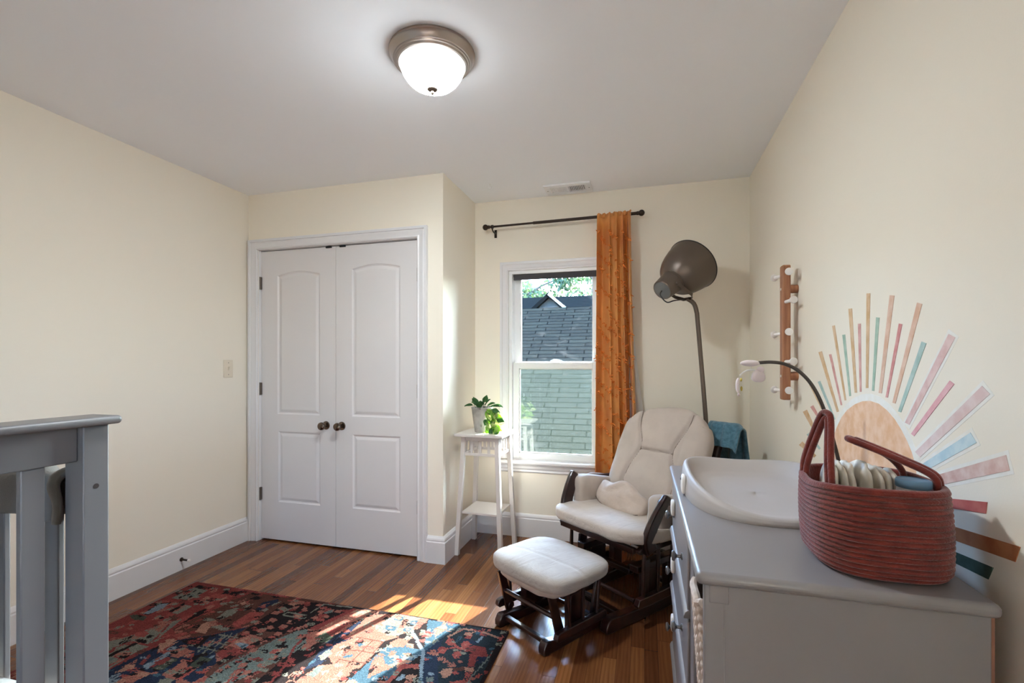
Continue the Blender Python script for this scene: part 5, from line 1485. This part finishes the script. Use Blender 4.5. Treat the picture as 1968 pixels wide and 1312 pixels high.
# contoured changing tray
TR = thing('changing_tray', 'pale grey contoured changing tray on the dresser', 'changing pad', (.353, 1.722, DT))
RG = [(.985, 0), (1.0, .004), (1.0, .35), (.985, .75), (.965, .93), (.94, 1.0), (.915, .985), (.88, .86), (.82, .60), (.74, .36), (.62, .2), (.45, .14), (.22, .12), (0.001, .115)]
def trayfn(u, v):
    i = v * (len(RG) - 1); a = int(min(i, len(RG) - 2)); f = i - a
    s_ = RG[a][0] + (RG[a + 1][0] - RG[a][0]) * f; hh = RG[a][1] + (RG[a + 1][1] - RG[a][1]) * f
    t = 2 * PI * u; c, q = math.cos(t), math.sin(t); e = 2.7
    r = 1 / (abs(c) ** e + abs(q) ** e) ** (1 / e)
    H_ = .019 + .060 * abs(c) ** 2.0 + .036 * max(0, q) ** 1.5
    return Vector((r * c * .226 * s_, r * q * .336 * s_, H_ * hh + (.0 if hh > 0 else 0)))
k = MB(); k.grid(trayfn, 96, 57, cu=True); k.build('tray_body', M_tray, TR, ang=80)
k = MB(); k.pillow(.016, .052, .062, (6, 14, 14), 3.5, lambda v: v + Vector((-.228, -.06, .034))); k.build('strap_anchor', M_whitep, TR, ang=80)
k = MB(); k.tube([(-.2375, -.052, .048), (-.2335, -.052, .048)], .004, 8); k.build('anchor_hole', M_black, TR)

# rope basket with nappies and a bottle
RB = thing('rope_basket', 'rust red coiled rope caddy basket on the near end of the dresser', 'basket', (.474, 1.218, DT))
NCO = 17; CHT = .0105
def bask(a, k_):
    c, s_ = math.cos(a), math.sin(a); e = 3.0
    r = 1 / (abs(c) ** e + abs(s_) ** e) ** (1 / e)
    return Vector((r * c * .118 * k_, r * s_ * .128 * k_, 0))
def basko(u, v):
    a = 2 * PI * u
    i = min(int(v * NCO), NCO - 1); f = v * NCO - i
    low = max(0, 1 - v * NCO / 2.2)
    kk = .985 + .03 * math.sin(v * PI) - .10 * low ** 2
    p = bask(a, kk)
    br = 1 + .05 * math.sin(a * 90 + i * 2)
    o = p.normalized() * (.0058 * math.sin(PI * f) ** .55 * br)
    lean = Vector((.004, -.004, 0)) * (1 - v)
    dip = -.012 * v * max(0, math.cos(a + PI)) ** 6
    return p + o + lean + Vector((0, 0, .001 + v * NCO * CHT + dip))
k = MB(); k.grid(basko, 180, NCO * 5 + 1, cu=True)
k.grid(lambda u, v: bask(2 * PI * u, .92 - .06 * (1 - v)) + Vector((0, 0, .012 + v * (NCO * CHT - .014) - .012 * v * max(0, math.cos(2 * PI * u + PI)) ** 6)), 90, 20, cu=True)
k.grid(lambda u, v: bask(2 * PI * u, .88 * v + .001) + Vector((0, 0, .0125)), 60, 4, cu=True)
k.grid(lambda u, v: bask(2 * PI * u, .885 * v + .001) + Vector((.004, -.004, .0008)), 60, 4, cu=True)
k.build('basket_wall', M_rope, RB, ang=80)
k = MB(); zt = NCO * CHT
k.tube([bask(2 * PI * i / 90, .965) + Vector((0, 0, zt - .002 - .012 * max(0, math.cos(2 * PI * i / 90 + PI)) ** 6)) for i in range(91)], .0075, 10, caps=False); k.build('rim', M_rope, RB)
def handle(name, pts):
    k = MB()
    P = smooth_path([Vector(p) for p in pts], 8)
    off = Vector((.0, .0, .0075))
    for s_ in (-1, 1):
        Q = []
        for i, p in enumerate(P):
            t = (P[min(i + 1, len(P) - 1)] - P[max(i - 1, 0)]).normalized()
            side = t.cross(Vector((.93, .26, .25)).normalized()) if name == 'a' else t.cross(Vector((.2, -.3, .95)).normalized())
            Q.append(p + side.normalized() * .0066 * s_)
        k.tube(Q, .0068, 10)
    k.build('handle', M_rope, RB)
handle('a', [(-.106, .056, zt - .03), (-.106, .05, zt + .02), (-.094, .024, zt + .090), (-.084, .008, zt + .130), (-.078, -.002, zt + .136), (-.078, -.014, zt + .122), (-.088, -.043, zt + .045), (-.092, -.062, zt - .012), (-.093, -.066, zt - .035)])
handle('b', [(.101, -.064, zt - .04), (.101, -.062, zt - .004), (.092, -.058, zt + .026), (.045, -.022, zt + .052), (-.006, .012, zt + .075), (-.020, .024, zt + .080), (-.012, .034, zt + .076), (.05, .050, zt + .050), (.086, .062, zt + .018), (.099, .066, zt - .01), (.102, .068, zt - .03)])
dia = None
rd = random.Random(4)
DL = ['folded white nappy nearest the left handle of the rope basket', 'folded white nappy second from the left handle of the rope basket', 'folded white nappy third from the left handle of the rope basket', 'folded white nappy in the middle of the row in the rope basket', 'folded white nappy third from the bottle in the rope basket', 'folded white nappy second from the bottle in the rope basket', 'folded white nappy next to the blue-lidded bottle in the rope basket']
for i in range(7):
    x = -.078 + i * .0212
    D = thing('diaper', DL[i], 'nappy', (.474 + x, 1.218 - .005 + .006 * i * .5, DT + .0135), math.radians(-4 + rd.uniform(-5, 5)), 'nappies in the rope basket')
    hgt = .205 + rd.uniform(-.006, .008) - .0025 * i
    sd = i * 1.7
    def dfn(v, sd=sd, hgt=hgt):
        x, y, z = v
        fold = .0014 * math.sin(y * 160 + sd * 3 + z * 20) + .0012 * wob(y * 70, z * 50, sd)
        return Vector((x + fold + .004 * math.sin(z * 16 + sd), y, z + hgt / 2 + (.004 * wob(y * 40, sd, 1) if z > .05 else 0)))
    k = MB(); k.pillow(.0180, .138 - .003 * i, hgt, (8, 30, 30), 3.0, dfn); k.build('folded_film', M_diaper, D, ang=80)
BT = thing('bottle', 'milky plastic bottle with a blue screw lid in the rope basket', 'bottle', (.534, 1.163, DT + .0115))
k = MB(); k.lathe([(0, 0), (.026, 0), (.0285, .004), (.0285, .155), (.0275, .162), (.026, .166), (0, .166)], 36); k.build('bottle_body', M_clear, BT)
k = MB(); k.lathe([(.0, .165), (.0292, .165), (.030, .167), (.030, .178), (.0285, .181), (.024, .182), (.023, .1805), (0, .1805)], 40); k.build('lid', M_blue, BT, ang=30)

# toy mobile on a bent arm
MO = thing('toy_mobile', 'baby mobile on a bent grey arm with pale hanging toys above the changing tray', 'mobile', (.602, 1.70, DT))
k = MB(); k.box(-.019, -.02, 0, .012, .02, .05); k.build('clamp', M_rubber, MO, bevel=.006)
arm = smooth_path([(-.005, 0, .045), (-.016, 0, .12), (-.038, 0, .215), (-.062, 0, .300), (-.092, 0, .365), (-.129, 0, .408), (-.169, 0, .430), (-.207, 0, .436), (-.245, 0, .434)], 6)
k = MB(); k.tube(arm, .0055, 12); k.build('arm', M_mobile, MO)
HG = -.017
def _sh(k):
    for v in k.b.verts: v.co.x += HG
    return k
k = MB(); k.ball((-.252, 0, .4325), (.030, .013, .0105), 20); _sh(k).build('hub', M_toy, MO)
k = MB(); k.tube([(-.250, 0, .424), (-.250, 0, .413)], .0008, 6); k.tube([(-.262, -.0, .409), (-.24, 0, .411), (-.236, 0, .406)], .0022, 8)
k.tube(smooth_path([(-.248, 0, .411), (-.262, -.006, .409), (-.276, -.012, .402), (-.286, -.016, .392)], 5), .0024, 8); _sh(k).build('hanger', M_whitep, MO)
k = MB(); k.pillow(.040, .026, .042, (12, 8, 12), 2.3, lambda v: Vector((v.x * (1 - .25 * v.z / .02) - .228, v.y, v.z + .392))); k.ball((-.222, -.004, .412), (.012, .009, .010), 14); _sh(k).build('plush_bird', M_toy, MO)
k = MB(); k.tube([(-.286, -.016, .392), (-.287, -.016, .384)], .0006, 5); k.pillow(.011, .016, .05, (6, 6, 14), 2.4, lambda v: Vector((v.x - .289 - .004 * math.cos(v.z * 50), v.y - .016, v.z + .360))); k.ball((-.289, -.016, .330), (.004, .005, .006), 10); _sh(k).build('plush_bunny', M_toy, MO)
k = MB(); k.ball((-.2825, -.018, .379), (.0035, .0045, .006), 10); k.ball((-.2815, -.020, .350), (.0035, .005, .008), 10); _sh(k).build('yellow_trim', M_toyy, MO)

# ------------------------------------------------------------------ peg rack on the right wall
PR = thing('peg_rack', 'upright oak rack with white tee pegs on the right wall', 'peg rack', (XR, 2.369, 1.10))
k = MB(); k.box(-.066, -.023, 0, -.032, .023, .60); k.build('bar', M_rack, PR, bevel=.006, seg=3)
for z in (.106, .494):
    k = MB(); k.tube([(-.034, 0, z), (-.0005, 0, z)], .019, 24); k.build('standoff', M_rack, PR)
    k = MB(); k.tube([(-.0655, 0, z), (-.0675, 0, z)], .006, 12); k.build('screw_plug', M_whitep, PR)
def peg(base, d, L):
    d = Vector(d).normalized(); base = Vector(base)
    k = MB()
    Mx = Matrix.Translation(base) @ d.to_track_quat('Z', 'Y').to_matrix().to_4x4()
    k.lathe([(0, -.004), (.0075, -.004), (.0078, L * .5), (.0078, L - .008), (.0155, L - .005), (.0165, L), (.0155, L + .004), (0, L + .005)], 22, Mx)
    k.build('peg', M_whitep, PR)
for z in (.562, .300, .045):
    peg((-.046, -.021, z), (-.10, -1, 0.0), .042)
    peg((-.058, .021, z - .004), (-.35, 1, 0), .055)
for z in (.435, .170):
    peg((-.052, -.021, z), (.22, -1, .02), .064)

# ------------------------------------------------------------------ crib
CR = thing('crib', 'grey painted wooden crib at the left edge of the room', 'crib', (0, 0, 0))
XA, XB_, YA, YN = -1.295, -2.70, .874, .135          # near end face, far end face, window side, other side
def crib_end(xf, sgn):
    """end panel with its outer face at xf; sgn = +1 faces the room"""
    xi = xf - sgn * .063
    lo, hi = min(xf, xi), max(xf, xi)
    for y in (YA - .057, YN):
        k = MB(); k.box(lo, y, 0, hi, y + .057, 1.110)
        k.build('post', M_crib, CR, bevel=.003)
    a = xf - sgn * .0175; b = xf - sgn * .041
    k = MB(); k.box(min(a, b), YN + .057, 1.025, max(a, b), YA - .057, 1.110); k.build('end_apron', M_crib, CR, bevel=.003)
    k = MB(); k.box(min(a, b), YN + .057, .15, max(a, b), YA - .057, .25); k.build('end_lower_rail', M_crib, CR, bevel=.003)
    k = MB(); k.box(lo - .020, YN - .020, 1.110, hi + .020, YA + .020, 1.131); k.build('end_cap', M_crib, CR, bevel=.009, seg=4)
    a = xf - sgn * .022; b = xf - sgn * .039
    y = YA - .057 - .062 - .0445
    while y > YN + .08:
        k = MB(); k.box(min(a, b), y, .25, max(a, b), y + .0445, 1.025); k.build('end_slat', M_crib, CR, bevel=.003)
        y -= .104
crib_end(XA, 1); crib_end(XB_, -1)
for y, yy in ((YA - .037, YA - .0165), (YN + .018, YN + .04)):
    k = MB(); k.box(XB_ + .068, y - .005, .905, XA - .063, yy + .005, .97); k.build('side_top_rail', M_crib, CR, bevel=.006)
    k = MB(); k.box(XB_ + .068, y, .24, XA - .063, yy, .33); k.build('side_lower_rail', M_crib, CR, bevel=.003)
    x = -1.470
    while x > XB_ + .09:
        k = MB(); k.box(x, y + .003, .33, x + .050, yy - .003, .905); k.build('side_slat', M_crib, CR, bevel=.003)
        x -= .101
k = MB(); k.tube([(XA - .012, .8445, .961), (XA + .0006, .8445, .961)], .0063, 18); k.build('bolt_hole', M_dark, CR)
MT = MB(); MT.pillow(1.15, .62, .12, (30, 20, 6), 7.0, lambda v: v + Vector((-1.99, .505, .395)))
tag(MT.build('mattress', M_bedding, ang=80), 'printed white mattress inside the grey crib', 'mattress')
def quilt(u, v):
    x = -2.52 + 1.12 * u; y = .22 + .59 * v
    edge = min(1, min(u, 1 - u) * 9) * min(1, min(v, 1 - v) * 7)
    return Vector((x, y, .458 + edge ** .5 * (.022 + .016 * wob(x * 7, y * 8, .4))))
k = MB(); k.grid(quilt, 70, 44); q = k.build('quilt', M_bedding, ang=80, solid=.012); tag(q, 'rumpled white quilt with grey animal print in the crib', 'quilt')
BL_ = MB()
def fleece(u, v):
    # folded over the top rail of the crib side
    x = -1.364 - .34 * u
    s = v
    a = (s - .5) * 2
    w_ = .008 * math.sin(u * 21 + a * 2) + .006 * wob(u * 9, a * 4, 1)
    if abs(a) < .3:
        t = a / .3 * PI / 2
        y = .8475 + (.030 + w_) * math.sin(t) * -1; z = .970 + (.022 + w_) * math.cos(t)
    else:
        L = (abs(a) - .3) * .13
        y = .8475 - math.copysign(.030 + w_ + .004 * math.sin(u * 33), a); z = .970 - L - .012 * math.sin(u * 5 + 1) * (abs(a) - .3)
    return Vector((x, y, z))
BL_.grid(fleece, 90, 50)
bl = BL_.build('fleece_blanket', M_fleece, ang=80, solid=.012); tag(bl, 'grey fleece blanket bunched over the crib side rail', 'blanket')
# ------------------------------------------------------------------ light
def add_light(name, kind, loc, energy, color=(1, 1, 1), direction=None, **kw):
    L = bpy.data.lights.new(name, kind)
    L.energy = energy
    L.color = color
    for a, b in kw.items():
        setattr(L, a, b)
    o = bpy.data.objects.new(name, L)
    COL.objects.link(o)
    o.location = loc
    if direction:
        o.rotation_euler = Vector(direction).to_track_quat('-Z', 'Y').to_euler()
    return o
add_light('sun', 'SUN', (3, 12, 9), 41.0, (1.0, .97, .92), (-.315, -.827, -.466), angle=.0093)
# sky portals for the real window and the added fill window
pl = add_light('window_portal', 'AREA', ((WX0 + WX1) / 2, YB + .149, 1.25), 1.0, (1, 1, 1), (0, -1, 0), shape='RECTANGLE', size=.66, size_y=1.36)
pl.data.cycles.is_portal = True
pl = add_light('fill_window_portal', 'AREA', (XR + .139, (RY0_ + RY1_) / 2, (RZ0 + RZ1) / 2), 1.0, (1, 1, 1), (-1, 0, 0), shape='RECTANGLE', size=RY1_ - RY0_, size_y=RZ1 - RZ0)
pl.data.cycles.is_portal = True
w = bpy.data.worlds.new('sky')
SC.world = w
w.use_nodes = True
k = N(w)
bg = w.node_tree.nodes['Background']
sky = k.n('ShaderNodeTexSky', sky_type='NISHITA')
sky.sun_disc = False
sky.sun_elevation = math.radians(27.75)
sky.sun_rotation = math.radians(20.8)
sky.dust_density = 2.0
sky.air_density = 1.0
tint = k.n('ShaderNodeMix', data_type='RGBA', blend_type='MULTIPLY')
tint.inputs[0].default_value = 1.0
tint.inputs[7].default_value = (.72, .95, 1.26, 1)
k.l(sky, 0, tint, 6)
k.l(tint, 2, bg, 0)
bg.inputs['Strength'].default_value = 3.6

SC.view_settings.view_transform = 'Standard'
SC.view_settings.look = 'None'
SC.view_settings.gamma = 1.0
SC.view_settings.use_curve_mapping = False
SC.view_settings.exposure = 1.2
SC.cycles.use_denoising = True
SC.cycles.max_bounces = 10
SC.cycles.diffuse_bounces = 6
SC.cycles.transparent_max_bounces = 12
SC.cycles.sample_clamp_indirect = 6.0
SC.cycles.caustics_reflective = False
SC.cycles.caustics_refractive = False
